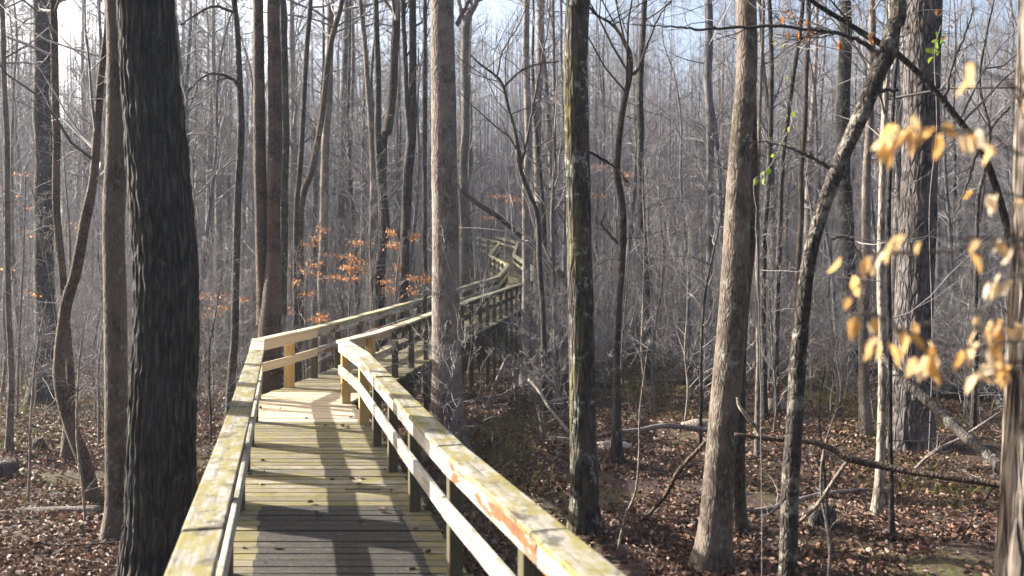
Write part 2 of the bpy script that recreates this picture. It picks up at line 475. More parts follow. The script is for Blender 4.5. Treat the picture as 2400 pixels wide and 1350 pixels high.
# posts run from the ground to the rail
newY = {0: (13.25, 14.5), 1: (11.5, 12.95, 14.2)}
for k, (P, inw) in enumerate(((Lp, 1), (Rp, -1))):
    ys = [1.6, 3.05, 4.6, 6.2, 7.75, 9.1, 10.25] + ([11.6, 13.25, 14.5] if k == 0 else [11.5, 12.95, 14.2]) + list(np.arange(15.65, 64, 1.22 if k else 1.3))
    for y in ys:
        s = s_at_y(P, y)
        if y > P[-1, 1]: continue
        p = pt(P, s); n = side(P, s, inw); td = np.array([n[1], -n[0], 0])
        new = any(abs(y - q) < .01 for q in newY[k])
        m = MB()
        wd = .10 if not new else .13
        lean = n * rng.normal(0, .008)
        bot = np.array([p[0], p[1], g1(p[0], p[1]) - .15]); top = np.array([p[0], p[1], p[2] + RH - .003])
        m.box(bot - n * 0.0, top + lean, n * wd, td * wd)
        # centre the box: hv runs from the edge
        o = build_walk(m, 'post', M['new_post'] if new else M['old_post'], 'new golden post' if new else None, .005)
        o.location = tuple(Vector(-td * wd / 2))
# edge beams and cross beams under the planks
for P, inw in ((Lp, 1), (Rp, -1)):
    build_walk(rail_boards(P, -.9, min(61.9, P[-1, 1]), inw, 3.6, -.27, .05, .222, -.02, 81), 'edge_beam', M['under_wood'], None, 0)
m = MB()
for y in np.arange(1, 60, 1.4):
    sl = s_at_y(Lp, y); tq = np.interp(y, Lp[:, 1], np.arange(len(Lp)))
    i = min(int(tq), len(Lp) - 2); f = tq - i
    l = Lp[i] * (1 - f) + Lp[i + 1] * f; r = Rp[i] * (1 - f) + Rp[i + 1] * f
    dv = (r - l) / np.linalg.norm(r - l); nv = np.array([-dv[1], dv[0], 0])
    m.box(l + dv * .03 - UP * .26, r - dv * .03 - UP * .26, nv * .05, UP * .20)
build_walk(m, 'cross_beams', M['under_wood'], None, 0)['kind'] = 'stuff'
m = MB()                                         # inner stringers
for f0 in (.33, .66):
    C = Lp * (1 - f0) + Rp * f0
    for i in range(len(C) - 1):
        d_ = C[i + 1] - C[i]; n = np.array([d_[1], -d_[0], 0]); n /= np.linalg.norm(n)
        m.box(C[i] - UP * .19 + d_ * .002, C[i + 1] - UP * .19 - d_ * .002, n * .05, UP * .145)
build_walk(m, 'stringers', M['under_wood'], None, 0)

# ------------------------------------------------------------------ branch growth
def grow(start, dirn, length, r0, k=5, wander=.22, up=.05, r1=.35):
    """n branches at once -> P (n,k,3), R (n,k)"""
    n = len(start); d = norm(dirn); pts = [start]; step = (length / (k - 1))[:, None]
    for i in range(k - 1):
        d = norm(d + rng.normal(0, wander, (n, 3)) + np.array([0, 0, up]))
        pts.append(pts[-1] + d * step)
    P = np.stack(pts, 1)
    R = r0[:, None] * np.linspace(1, r1, k)[None]
    return P, R
def children(P, R, m, tlo, thi, lfac, rfac, angle=(.5, 1.0), flat=1.0):
    n, k, _ = P.shape
    L = np.linalg.norm(np.diff(P, axis=1), axis=2).sum(1)
    idx = np.repeat(np.arange(n), m); tq = rng.uniform(tlo, thi, n * m) * (k - 1)
    i = np.minimum(tq.astype(int), k - 2); f = (tq - i)[:, None]
    st = P[idx, i] * (1 - f) + P[idx, i + 1] * f
    dr = norm(P[idx, i + 1] - P[idx, i])
    rnd = norm(rng.normal(0, 1, (n * m, 3)) * np.array([1, 1, flat]))
    perp = norm(rnd - (rnd * dr).sum(1, keepdims=True) * dr)
    an = rng.uniform(*angle, n * m)[:, None]
    nd = np.cos(an) * dr + np.sin(an) * perp
    rr = (R[idx, i] * (1 - f[:, 0]) + R[idx, i + 1] * f[:, 0]) * rfac
    ll = L[idx] * lfac * rng.uniform(.5, 1.2, n * m) * (1.15 - .6 * tq / (k - 1))
    return st, nd, ll, rr

def crown(mb, T, TR, zlo, n1, n2, n3, l1=(2., 4.5), rmin=.0035, s1=4):
    """branches for a trunk polyline T (k,3) above height fraction zlo"""
    k = len(T)
    tq = rng.uniform(zlo, .99, n1) * (k - 1)
    i = np.minimum(tq.astype(int), k - 2); f = (tq - i)[:, None]
    st = T[i] * (1 - f) + T[i + 1] * f
    az = rng.uniform(0, 2 * np.pi, n1); el = rng.uniform(.25, 1.0, n1)
    d = np.stack([np.cos(az) * np.cos(el), np.sin(az) * np.cos(el), np.sin(el)], 1)
    rr = np.minimum((TR[i] * (1 - f[:, 0]) + TR[i + 1] * f[:, 0]) * .42, .07)
    ll = rng.uniform(*l1, n1) * (1.2 - .6 * tq / (k - 1))
    P1, R1 = grow(st, d, ll, np.maximum(rr, rmin * 2), 6, .20, .06, .3); mb.tubes(P1, R1, s1)
    if n2:
        a = children(P1, R1, n2, .2, 1., .45, .55); P2, R2 = grow(a[0], a[1], a[2], np.maximum(a[3], rmin * 1.3), 4, .22, .05, .4); mb.tubes(P2, R2, 3)
        if n3:
            a = children(P2, R2, n3, .2, 1., .5, .6); P3, R3 = grow(a[0], a[1], a[2], np.maximum(a[3], rmin), 3, .2, .04, .5); mb.tubes(P3, R3, 3)

def smooth_path(pts, n):
    """Catmull-Rom through rows of pts"""
    pts = np.asarray(pts, float)
    p = np.vstack([2 * pts[0] - pts[1], pts, 2 * pts[-1] - pts[-2]])
    tq = np.linspace(0, len(pts) - 1, n); i = np.minimum(tq.astype(int), len(pts) - 2); f = (tq - i)[:, None]
    a, b, c, d = p[i], p[i + 1], p[i + 2], p[i + 3]
    return .5 * (2 * b + (c - a) * f + (2 * a - 5 * b + 4 * c - d) * f ** 2 + (3 * b - a - 3 * c + d) * f ** 3)

def relief(Pn, n, seg, amp, freq, zf, seed, ridges=0):
    th = np.linspace(0, 2 * np.pi, seg, endpoint=False)[None]; z = Pn[:, None]
    cx, sx = np.cos(th), np.sin(th); o = seed * 7.3 + 20
    if ridges:
        wob = vnoise(cx * 2 + o, sx * 2 + o, z * .9 + o) * 2.4
        if ridges > 60:                          # long wavy furrows between plates of bark
            tt_ = th * (ridges - 60) / (2 * np.pi) + .8 * (vnoise(cx * 2.5 + o, sx * 2.5 + o, z * 1.6 + o) - .5) + .45 * (vnoise(cx * 6 + o, sx * 6 + o, z * 5 + o) - .5)
            pr = np.abs(np.sin(np.pi * tt_)) ** .45
            brk = vnoise(cx * 11 + o, sx * 11 + o, z * 12 + o)
            return ((1 + amp * (pr - .8 + .75 * (brk - .5))) * (1 + .025 * (vnoise(cx * .8 + o, sx * .8 + o, z * .8 + o) - .5)))[None]
        rdg = np.abs(vnoise(cx * ridges / 3 + o + wob * .5, sx * ridges / 3 + o + wob * .5, z * zf + o) - .5) * 2
        rdg2 = np.abs(vnoise(cx * ridges / 1.6 + o, sx * ridges / 1.6 + o, z * zf * 2.3 + o) - .5) * 2
        r = 1 + amp * (np.minimum(rdg * 1.8, 1) * .8 + rdg2 * .4 - .7)
    else:
        r = 1 + amp * 2 * (vnoise(cx * freq + o, sx * freq + o, z * zf + o) - .5) + amp * (vnoise(cx * freq * 2.7 + o, sx * freq * 2.7 + o, z * zf * 3 + o) - .5)
    r = r * (1 + .07 * (vnoise(cx * .8 + o, sx * .8 + o, z * .8 + o) - .5))
    return r[None]

BASES = []
NOTABLE = []                                     # (u at mid height, short name) for naming the trees between
def tree(name, label, cat, pts, mat, d=None, height=16., crown_n=(22, 5, 4), zlo=.5, group=None, seg=None, ridge=None, branches=(), land=None, flare=.42, twig=None, low=0, lean_y=0., stop=False):
    """pts: (u, v, width) photo pixels from the base upward; every point stands d metres ahead"""
    if d is None: d = depth_on_ground(pts[0][0], pts[0][1])
    W = np.array([at(u, v, d) for u, v, _ in pts]); wd = np.array([q[2] for q in pts]) / F * d / 2
    gb = g1(W[0, 0], d)
    W[0, 2] = gb - .05
    W[:, 1] += lean_y * (W[:, 2] - gb)
    extra = 0
    if not stop and W[-1, 2] - gb < height:       # the trunk goes on above the picture
        a = W[-2]; b = W[-1]; dd = (b - a) / np.linalg.norm(b - a); rest = height - (b[2] - gb)
        dd = norm(dd * .6 + np.array([0, 0, .4])); k = 3
        ext = np.array([b + dd * rest * (j + 1) / k + np.array([rng.normal(0, .15), rng.normal(0, .25), 0]) for j in range(k)])
        W = np.vstack([W, ext]); wd = np.concatenate([wd, np.linspace(wd[-1] * .8, wd[-1] * .2, k)])
    hh = W[-1, 2] - gb
    n = int(np.clip(hh * (22 if ridge else 6), 24, 330))
    seg = seg or (72 if ridge else int(np.clip(wd[0] * 2 / d * F / 4, 8, 36)))
    P = smooth_path(np.column_stack([W, wd]), n); R = np.maximum(P[:, 3], .004); P = P[:, :3]
    hgt = P[:, 2] - gb
    wamp = .3 if ridge else 1.
    wob = wamp * np.stack([vnoise(hgt * .7 + gb * 9 + W[0, 0], hgt * 0, hgt * 0 + 3) - .5, vnoise(hgt * .7, hgt * 0 + W[0, 0], hgt * 0 + 9) - .5, hgt * 0], 1)
    P = P + wob * np.minimum(R * 1.2, .10)[:, None]
    R = R * (1 + flare * np.exp(-np.maximum(hgt, 0) / (.12 + wd[0] * .9)))
    root = empty(name, (P[0, 0], P[0, 1], gb), label, cat, group)
    m = MB()
    rl = relief(hgt, n, seg, *(ridge if ridge else (.06, 2.2, 3.)), seed=W[0, 0] * .37 + 11, ) if not ridge else relief(hgt, n, seg, ridge[0], 2, ridge[1], abs(W[0, 0]), ridge[2])
    # root buttresses
    th = np.linspace(0, 2 * np.pi, seg, endpoint=False)[None, None]
    rl = rl * (1 + .16 * flare / .35 * np.exp(-np.maximum(hgt, 0) / .35)[None, :, None] * np.sin(th * 4 + W[0, 0] * 5))
    m.tubes(P, R, seg, rough=rl)
    m.build('trunk', mat, root)
    if crown_n:
        c = MB(); crown(c, P, R, zlo, *crown_n)
        if low:                                   # thin dead side twigs low on the trunk
            tq = rng.uniform(.12, zlo, low) * (n - 1); i = tq.astype(int)
            az = rng.uniform(0, 2 * np.pi, low); dd = np.stack([np.cos(az), np.sin(az) * .6, rng.uniform(-.1, .6, low)], 1)
            p1, r1 = grow(P[i], dd, rng.uniform(.4, 1.5, low), np.full(low, .007), 5, .25, .05, .4); c.tubes(p1, r1, 4)
            a = children(p1, r1, 4, .2, 1, .5, .6); p2, r2 = grow(a[0], a[1], a[2], np.maximum(a[3], .003), 4, .25, .03, .5); c.tubes(p2, r2, 3)
        c.build('crown', twig or M['twig'], root)
    for br in branches:                           # visible limbs: rows of (u, v, width[, depth offset])
        b = MB()
        q = np.array([np.append(at(x[0], x[1], d + (x[3] if len(x) > 3 else 0)), x[2] / F * d / 2) for x in br])
        q = smooth_path(q, len(br) * 7); b.tubes(q[:, :3] + rng.normal(0, .006, (len(q), 3)), np.maximum(q[:, 3], .003), 7)
        a = children(q[None, :, :3], q[None, :, 3], max(4, len(br) * 2), .2, 1., .28, .45)
        p1, r1 = grow(a[0], a[1], a[2], np.maximum(a[3], .004), 5, .22, .02, .4); b.tubes(p1, r1, 4)
        a = children(p1, r1, 4, .2, 1., .45, .55); p2, r2 = grow(a[0], a[1], a[2], np.maximum(a[3], .0025), 4, .2, .02, .5); b.tubes(p2, r2, 3)
        b.build('branch', twig or mat, root)
    BASES.append((P[0, 0], P[0, 1], wd[0]))
    if land: NOTABLE.append(((pts[0][0] + pts[-1][0]) / 2, land))
    return root, d

# ------------------------------------------------------------------ the trees one can tell apart
BIG = (24, 6, 4)
MIDC = (20, 5, 4)
tree('ridged_oak', 'thick blackish trunk with deep vertical bark ridges beside left railing', 'tree', [(372, 1410, 156), (380, 1000, 146), (388, 675, 140), (364, 340, 134), (343, 0, 122)], M['ridged_bark'], d=8.0, height=17, crown_n=BIG, zlo=.66, ridge=(.13, 2.6, 86), seg=220, land='ridged trunk')
tree('lichen_tree', 'straight brown lichen-flecked trunk just left of the ridged black trunk', 'tree', [(266, 1270, 60), (268, 1150, 53), (270, 675, 50), (267, 300, 46), (266, 0, 40)], M['lichen_bark'], height=15, crown_n=BIG, zlo=.66, land='lichen trunk', low=4)
tree('sapling_tree', 'slender S-curved brown trunk bending right at its foot beside the cut log', 'tree', [(219, 1180, 36), (205, 1090, 32), (172, 1000, 30), (140, 870, 28), (147, 725, 26), (172, 640, 25), (200, 500, 24), (220, 400, 20), (236, 200, 16), (247, 0, 13)], M['brown_bark'], height=11, crown_n=MIDC, zlo=.55, low=4)
tree('grey_tree', 'broad dark grey trunk with flared mossy foot at far left', 'tree', [(95, 955, 60), (100, 850, 48), (106, 675, 44), (103, 400, 40), (100, 0, 36)], M['dark_bark'], height=19, crown_n=BIG, zlo=.66, land='flared grey trunk')
tree('red_brown_tree', 'thin red-brown trunk leaning right beside the flared dark grey trunk', 'tree', [(163, 1080, 24), (165, 950, 20), (152, 675, 18), (138, 500, 18), (127, 250, 18), (124, 0, 17)], M['brown_bark'], height=14, crown_n=MIDC, zlo=.55)
tree('pale_sapling', 'pale slim trunk at the left edge of the view', 'tree', [(28, 1065, 18), (24, 850, 14), (20, 675, 13), (20, 450, 13), (8, 200, 12), (3, 0, 11)], M['grey_bark'], height=12, crown_n=MIDC, zlo=.5, low=6)
tree('arched_sapling', 'thin dark trunk with one arched branch between ridged and twin trunks', 'tree', [(543, 900, 22), (548, 700, 18), (556, 500, 18), (562, 350, 17), (557, 200, 16), (547, 0, 13)], M['dark_bark'], d=17.5, height=13, crown_n=MIDC, zlo=.6, low=5, branches=[[(560, 200, 9), (540, 182, 8), (500, 172, 6), (470, 185, 4), (440, 215, 3)], [(550, 30, 8), (500, 15, 6), (450, 40, 4), (425, 60, 3)]])
tr, dtw = tree('twin_trunk_tree', 'brown trunk splitting into two upright stems behind the left railing', 'tree', [(630, 960, 58), (630, 800, 54), (640, 600, 34), (642, 400, 32), (640, 180, 30), (640, 0, 28)], M['brown_bark'], d=16.8, height=17, crown_n=BIG, zlo=.66, land='twin trunk')
b = MB(); q = np.array([np.append(at(u, v, dtw + .05), wd / F * dtw / 2) for u, v, wd in [(622, 760, 40), (614, 600, 30), (609, 400, 28), (607, 200, 26), (605, 0, 24), (600, -260, 18), (590, -600, 12), (585, -900, 3)]])
q = smooth_path(q, 80); b.tubes(q[:, :3], q[:, 3], 14, rough=relief(q[:, 2], 80, 14, .06, 2.2, 3., 3)); crown(b, q[:, :3], q[:, 3], .6, 14, 4, 3); b.build('second_stem', M['brown_bark'], tr)
tree('dark_slim_tree', 'dark slim trunk close behind the right stem of the twin trunk', 'tree', [(655, 850, 20), (660, 675, 20), (665, 500, 20), (664, 250, 19), (660, 0, 17)], M['dark_bark'], d=22, height=17, crown_n=MIDC, zlo=.55)
def far_tree(label, pts, d, mat='dark_bark', h=17, zlo=.5, low=4, name='forest_tree', **k):
    return tree(name, label, 'tree', pts, M[mat], d=d, height=h, crown_n=(18, 5, 4), zlo=zlo, low=low, **k)
far_tree('slim dark trunk first to the right of the twin trunk, slightly curved', [(690, 790, 15), (692, 600, 13), (700, 400, 13), (709, 250, 12), (727, 0, 11)], 24)
far_tree('leaning slim trunk crossing its straight neighbour right of the twin trunk', [(700, 780, 17), (705, 500, 16), (727, 400, 15), (752, 270, 14), (775, 100, 13), (802, 0, 11)], 25, 'brown_bark')
far_tree('straight grey trunk that the leaning slim trunk crosses', [(755, 760, 21), (758, 500, 20), (762, 350, 19), (768, 200, 18), (775, 0, 16)], 27, 'grey_bark')
far_tree('soft grey trunk with slight left lean behind the orange beech leaves', [(798, 760, 22), (800, 450, 21), (806, 250, 20), (815, 0, 18)], 36, 'far_bark')
far_tree('wavy thin trunk behind the middle of the left railing', [(873, 740, 15), (872, 600, 14), (870, 350, 13), (860, 175, 12), (845, 0, 11)], 26, 'grey_bark')
far_tree('stout dark trunk with a snapped knot rising from the orange leaves', [(882, 740, 27), (888, 660, 25), (899, 520, 22), (887, 380, 17), (885, 250, 15), (882, 0, 13)], 24, 'dark_bark', land='knotted dark trunk')
far_tree('leaning trunk with burl at its broken head', [(893, 560, 19), (896, 375, 20), (910, 300, 20), (920, 200, 19), (930, 60, 20), (932, 0, 15)], 25, 'brown_bark')
far_tree('dark forked trunk just left of the broad grey boardwalk trunk', [(939, 740, 24), (943, 675, 23), (950, 500, 22), (962, 325, 23), (967, 200, 18), (970, 0, 16)], 23, 'dark_bark', land='forked dark trunk', branches=[[(961, 330, 15), (953, 230, 13), (949, 120, 12), (944, 20, 10), (938, -60, 8)]])
far_tree('very thin dark stem touching left edge of the broad grey trunk', [(993, 740, 10), (995, 400, 10), (998, 50, 9), (998, 0, 8)], 23, 'dark_bark')
tree('grey_oak', 'broad grey-brown trunk standing against the right railing mid walk', 'tree', [(1047, 1065, 88.0), (1046, 960, 73.9), (1045, 675, 65.1), (1041, 400, 59.8), (1040, 250, 58.1), (1037, 0, 54.6)], M['grey_bark'], d=14.4, height=19, crown_n=BIG, zlo=.66, seg=64, ridge=(.04, 7., 44), land='broad boardwalk trunk', branches=[[(1070, 60, 12), (1085, 30, 9), (1100, 0, 8), (1120, -50, 6)]])
far_tree('pale forked trunk behind the right edge of the broad grey trunk', [(1092, 720, 22), (1088, 400, 20), (1092, 200, 19), (1096, 60, 18), (1118, 0, 12)], 33, 'grey_bark', branches=[[(1096, 70, 12), (1082, 30, 10), (1070, -20, 8)]])
far_tree('slim grey trunk in front of the far end of the right railing', [(1226, 900, 23), (1230, 800, 20), (1233, 600, 18), (1236, 300, 17), (1238, 0, 15)], 25.5, 'grey_bark', land='railing-end trunk', flare=.2)
far_tree('grey straight trunk second to the right of the railing end', [(1263, 838, 26), (1262, 675, 21), (1262, 350, 19), (1267, 0, 17)], 31, 'grey_bark')
tree('crooked_tree', 'crooked dark zigzag sapling with a fork beside the far boardwalk', 'tree', [(1278, 870, 14), (1272, 750, 13), (1265, 620, 13), (1262, 510, 12), (1240, 450, 12), (1222, 405, 12), (1216, 383, 14), (1205, 310, 8), (1190, 250, 7), (1180, 205, 7), (1165, 180, 6), (1125, 150, 5), (1105, 130, 3)], M['dark_bark'], d=20, stop=True, height=6, crown_n=(10, 4, 3), zlo=.5, twig=M['dark_twig'], branches=[[(1218, 385, 9), (1228, 362, 7), (1240, 300, 6), (1262, 180, 5), (1285, 60, 3), (1290, -20, 2)], [(1180, 205, 6), (1215, 170, 5), (1260, 150, 4), (1310, 145, 3)], [(1165, 185, 5), (1178, 120, 4), (1215, 60, 3), (1240, 0, 2)]])
tree('pale_sapling', 'pale slim sapling between the railing end and the mossy black trunk', 'tree', [(1303, 950, 14), (1300, 800, 12), (1298, 675, 11), (1296, 450, 10), (1300, 200, 8), (1298, 0, 6)], M['grey_bark'], height=9, crown_n=MIDC, zlo=.4, low=8)
tree('mossy_tree', 'black trunk with yellow-green moss down its sunny left edge', 'tree', [(1372, 1255, 70), (1368, 1100, 64), (1360, 675, 60), (1353, 300, 57), (1352, 0, 56)], M['mossy_bark'], height=16, crown_n=BIG, zlo=.66, ridge=(.09, 2.0, 24), seg=56, land='mossy black trunk', branches=[[(1378, 355, 7), (1415, 375, 6), (1450, 400, 4), (1470, 430, 3)]])
tree('crooked_sapling', 'crooked slim dark trunk between mossy black trunk and tall grey trunk', 'tree', [(1446, 1100, 27), (1448, 900, 17), (1452, 675, 16), (1457, 500, 16), (1446, 400, 15), (1455, 300, 14), (1470, 220, 14), (1480, 175, 14), (1478, 120, 9), (1440, 60, 7), (1400, 35, 6), (1382, 15, 5)], M['dark_bark'], d=13.4, stop=True, height=7, crown_n=(12, 4, 3), zlo=.55, low=6, twig=M['dark_twig'], land='crooked dark sapling', branches=[[(1480, 175, 9), (1497, 160, 7), (1515, 110, 5), (1545, 40, 4), (1575, 0, 3)], [(1447, 570, 8), (1425, 545, 6), (1410, 525, 5), (1418, 500, 4)]])
far_tree('dark slim trunk right behind the crooked dark sapling', [(1520, 800, 18), (1508, 500, 16), (1501, 300, 16), (1500, 200, 15), (1507, 0, 13)], 26, 'dark_bark')
far_tree('soft grey trunk in the woods left of the tall grey trunk', [(1664, 780, 22), (1662, 500, 19), (1661, 250, 19), (1660, 0, 18)], 28, 'far_bark')
tree('tall_grey_tree', 'tall grey trunk leaning right with a sunlit left edge', 'tree', [(1668, 1345, 75.2), (1686, 1100, 69.6), (1722, 675, 65.8), (1735, 340, 50.8), (1748, 0, 47.0)], M['lichen_bark'], d=9.0, height=17, crown_n=BIG, zlo=.66, seg=60, ridge=(.04, 9., 44), land='tall grey trunk')
tree('brown_tree', 'brown trunk half hidden directly behind the tall grey trunk', 'tree', [(1722, 1250, 46), (1728, 1000, 42), (1740, 700, 36), (1752, 400, 32), (1765, 0, 28)], M['brown_bark'], height=14, crown_n=MIDC, zlo=.55)
far_tree('thin pale stem just right of the tall grey trunk', [(1776, 1075, 12), (1775, 700, 10), (1780, 400, 9), (1787, 100, 8), (1788, 0, 7)], None, 'grey_bark', 10, name='sapling')
far_tree('thin dark stem with slight curve right of the tall grey trunk', [(1790, 985, 15), (1792, 700, 13), (1797, 500, 12), (1806, 250, 12), (1800, 0, 10)], None, 'dark_bark', 12, name='sapling')
far_tree('reddish slim trunk behind the upper leaning dark tree', [(1862, 880, 14), (1868, 650, 13), (1880, 400, 13), (1886, 250, 12), (1895, 0, 11)], 24, 'brown_bark', 14)
far_tree('slender dark stem slanting right behind the green vine', [(1822, 960, 14), (1826, 600, 13), (1832, 400, 12), (1850, 225, 11), (1874, 60, 10)], 19, 'dark_bark', 12)
LT, dL = tree('leaning_tree', 'dark blotched slender tree leaning right with long forked branches', 'tree', [(1838, 1400, 44.7), (1850, 1200, 41.3), (1864, 1000, 37.8), (1872, 850, 36.1), (1890, 675, 32.7), (1906, 580, 31.8), (1932, 480, 33.5), (1966, 370, 35.3), (2010, 262, 37.0), (2050, 165, 39.6), (2072, 120, 43.0), (2090, 60, 36.1), (2106, 0, 34.4)], M['banded_bark'], d=7.6, height=9.5, crown_n=(5, 4, 3), zlo=.88, low=0, land='leaning dark tree', twig=M['dark_twig'], branches=[[(2058, 132, 17), (2030, 105, 12), (1995, 88, 10), (1950, 76, 8), (1900, 70, 7), (1800, 62, 8), (1640, 68, 6), (1560, 62, 4), (1490, 58, 2)], [(1945, 395, 10), (1905, 370, 8), (1860, 350, 6), (1800, 335, 4), (1760, 330, 3)], [(1950, 560, 6), (1990, 560, 5), (2030, 620, 4)], [(2045, 215, 9), (2075, 213, 8), (2105, 210, 5)]])
tree('leaning_tree', 'long dark leaning stem slanting across the huge shaggy trunk', 'tree', [(2460, 1100, 23.4), (2410, 760, 20.3), (2368, 560, 17.2), (2345, 470, 16.4), (2310, 372, 15.6), (2270, 312, 15.6), (2210, 236, 14.8), (2160, 180, 14.8), (2100, 124, 14.0), (2060, 100, 14.0), (1945, 30, 11.7), (1900, 0, 10.9), (1840, -60, 7.8), (1760, -150, 3.9)], M['dark_bark'], d=9.2, stop=True, height=9, crown_n=(6, 4, 3), zlo=.35, twig=M['dark_twig'], branches=[[(2215, 240, 8), (2230, 160, 6), (2262, 80, 5), (2280, 20, 3)], [(2290, 345, 9), (2270, 420, 6), (2240, 500, 4)]])
far_tree('dark flared trunk with blackened foot behind the leaning dark tree', [(1996, 872, 44), (1993, 790, 33), (1988, 600, 31), (1975, 300, 30), (1984, 0, 27)], None, 'dark_bark', 19, name='flared_tree', flare=.7)
tree('young_tree', 'slim tan trunk lit from the left behind the foreground leaves', 'tree', [(2031, 1025, 30), (2030, 850, 24), (2028, 675, 22), (2028, 450, 20), (2036, 250, 18), (2040, 0, 15)], M['grey_bark'], height=13, crown_n=MIDC, zlo=.5, low=5)
tree('pale_tree', 'whitish smooth sunlit trunk in front of the huge shaggy trunk', 'tree', [(2048, 1220, 26.2), (2058, 1050, 20.5), (2068, 825, 18.9), (2068, 675, 18.0), (2072, 500, 16.4), (2077, 300, 14.8), (2083, 150, 13.9), (2085, 0, 12.3)], M['birch_bark'], height=12, crown_n=MIDC, zlo=.5, low=5, land='whitish trunk')
tree('dark_sapling', 'thin dark stem standing against the whitish trunk', 'tree', [(2087, 1265, 14), (2084, 1050, 11), (2086, 800, 11), (2087, 500, 10), (2096, 260, 8), (2104, 0, 6)], M['dark_bark'], height=9, crown_n=MIDC, zlo=.45, low=6)
tree('shaggy_tree', 'huge grey shaggy-barked trunk with flared foot at right', 'tree', [(2138, 1055, 93.1), (2138, 900, 85.5), (2144, 675, 81.7), (2155, 400, 79.8), (2165, 0, 76.0)], M['shaggy_bark'], height=21, crown_n=BIG, zlo=.66, ridge=(.10, 1.6, 40), seg=84, land='huge shaggy trunk', flare=.3)
tree('young_tree', 'thin kinked stem right of the huge shaggy trunk', 'tree', [(2282, 1010, 15), (2284, 800, 12), (2286, 600, 10), (2296, 460, 9), (2305, 415, 10), (2318, 310, 8), (2296, 200, 6), (2310, 90, 5), (2330, 0, 3)], M['dark_bark'], height=7, stop=True, crown_n=(12, 4, 3), zlo=.5, low=5, branches=[[(2322, 305, 6), (2340, 280, 5), (2368, 250, 4)]])
tree('shaggy_tree', 'pale strip-barked trunk at the right edge of the view', 'tree', [(2398, 1420, 122), (2406, 1100, 112), (2424, 675, 102), (2440, 200, 96), (2446, 0, 92)], M['strip_bark'], d=7.0, height=15, crown_n=BIG, zlo=.66, ridge=(.13, 1.6, 22), seg=72, land='right-edge pale trunk')

# ------------------------------------------------------------------ leaves
def leaf_batch(mb, C, A, size, width=.5, fold=.25, droop=.15):
    """C (n,3) stalk ends, A (n,3) axis; six-cornered folded blades"""
    n = len(C); A = norm(A); rnd = norm(rng.normal(0, 1, (n, 3)))
    Sd = norm(np.cross(A, rnd)); Nn = np.cross(A, Sd); s = size[:, None]
    fo = (rng.uniform(-.3, 1, n) * fold)[:, None] * s; dr = np.array([0, 0, -1.]) * s * droop
    b = C; tip = C + A * s + dr
    m1 = C + A * s * .33 + dr * .15; m2 = C + A * s * .72 + dr * .5
    l1 = m1 + Sd * s * width * .48 + Nn * fo; l2 = m2 + Sd * s * width * .34 + Nn * fo
    r1 = m1 - Sd * s * width * .48 + Nn * fo; r2 = m2 - Sd * s * width * .34 + Nn * fo
    V = np.stack([b, l1, l2, tip, r2, r1, m1, m2], 1)
    i = np.arange(n)[:, None] * 8
    q = np.concatenate([i + [6, 1, 2, 7], i + [6, 7, 4, 5]]); t3 = np.concatenate([i + [0, 1, 6], i + [0, 6, 5], i + [7, 2, 3], i + [7, 3, 4]])
    V = V.reshape(-1, 3); base = mb.n
    mb.V.append(V); mb.n += len(V); mb.F.append(q + base); mb.F.append(t3 + base)

# foreground beech twigs reaching in from a young tree right of the view
root = empty('beech_tree', (1.95, 2.95, g1(1.95, 2.95)), 'near beech twigs with drooping tan leaves reaching in from the right', 'tree')
gb = g1(1.95, 2.95)
tp = smooth_path(np.array([(1.95, 2.95, gb - .05, .035), (1.98, 2.97, -1.2, .03), (2.0, 2.95, 0, .026), (2.05, 3.0, 1.2, .018), (2.0, 3.0, 2.4, .006)]), 50)
m = MB(); m.tubes(tp[:, :3], tp[:, 3], 12); m.build('trunk', M['grey_bark'], root)
tw = MB(); lf = MB()
sprays = [([(2540, 395), (2400, 362), (2320, 318), (2230, 308), (2120, 300), (2070, 322)], 30, 2.45), ([(2540, 260), (2440, 235), (2372, 222)], 5, 2.6), ([(2540, 520), (2420, 470), (2330, 452), (2250, 462)], 6, 2.9), ([(2540, 620), (2400, 560), (2260, 560), (2140, 550), (2095, 562)], 10, 2.7),
          ([(2540, 640), (2400, 585), (2330, 575), (2285, 590)], 7, 2.8), ([(2540, 800), (2400, 800), (2250, 815), (2120, 778), (2050, 800)], 20, 2.75), ([(2540, 830), (2400, 850), (2250, 838), (2150, 835)], 16, 2.8), ([(2540, 760), (2420, 765), (2340, 762), (2285, 770)], 13, 2.9),
          ([(2540, 900), (2420, 868), (2340, 862), (2290, 872)], 12, 2.8), ([(2400, 560), (2200, 590), (2060, 590), (1990, 596), (1960, 606)], 6, 2.9), ([(2120, 778), (2060, 740), (2010, 735), (1995, 745)], 5, 2.75), ([(2350, 690), (2300, 725), (2240, 735), (2130, 770)], 2, 3.0), ([(2540, 700), (2400, 650), (2320, 660), (2300, 668)], 6, 2.9), ([(2440, 235), (2350, 190), (2280, 150), (2265, 140)], 3, 2.4), ([(2060, 590), (2020, 660), (1985, 695)], 2, 2.9)]
for pl, nl, d in sprays:
    nl = max(2, int(nl * .68))
    d = d * .8; q = smooth_path(np.array([at(u, v, d) for u, v in pl]), 30)
    j = int(np.argmin(np.abs(tp[:, 2] - q[0, 2])))
    if pl[0][0] > 2500: q = np.vstack([tp[j, :3][None], q])
    k = len(q); tw.tubes(q + rng.normal(0, .003, q.shape), np.linspace(.0055, .0018, k), 5)
    idx = rng.integers(int(k * .40), k, nl)
    C = q[idx] + rng.normal(0, .012, (nl, 3))
    A = np.stack([rng.normal(-.25, .55, nl), rng.normal(0, .5, nl), rng.normal(-1.1, .35, nl)], 1)
    leaf_batch(lf, C, A, rng.uniform(.042, .07, nl), .52, .2, .12)
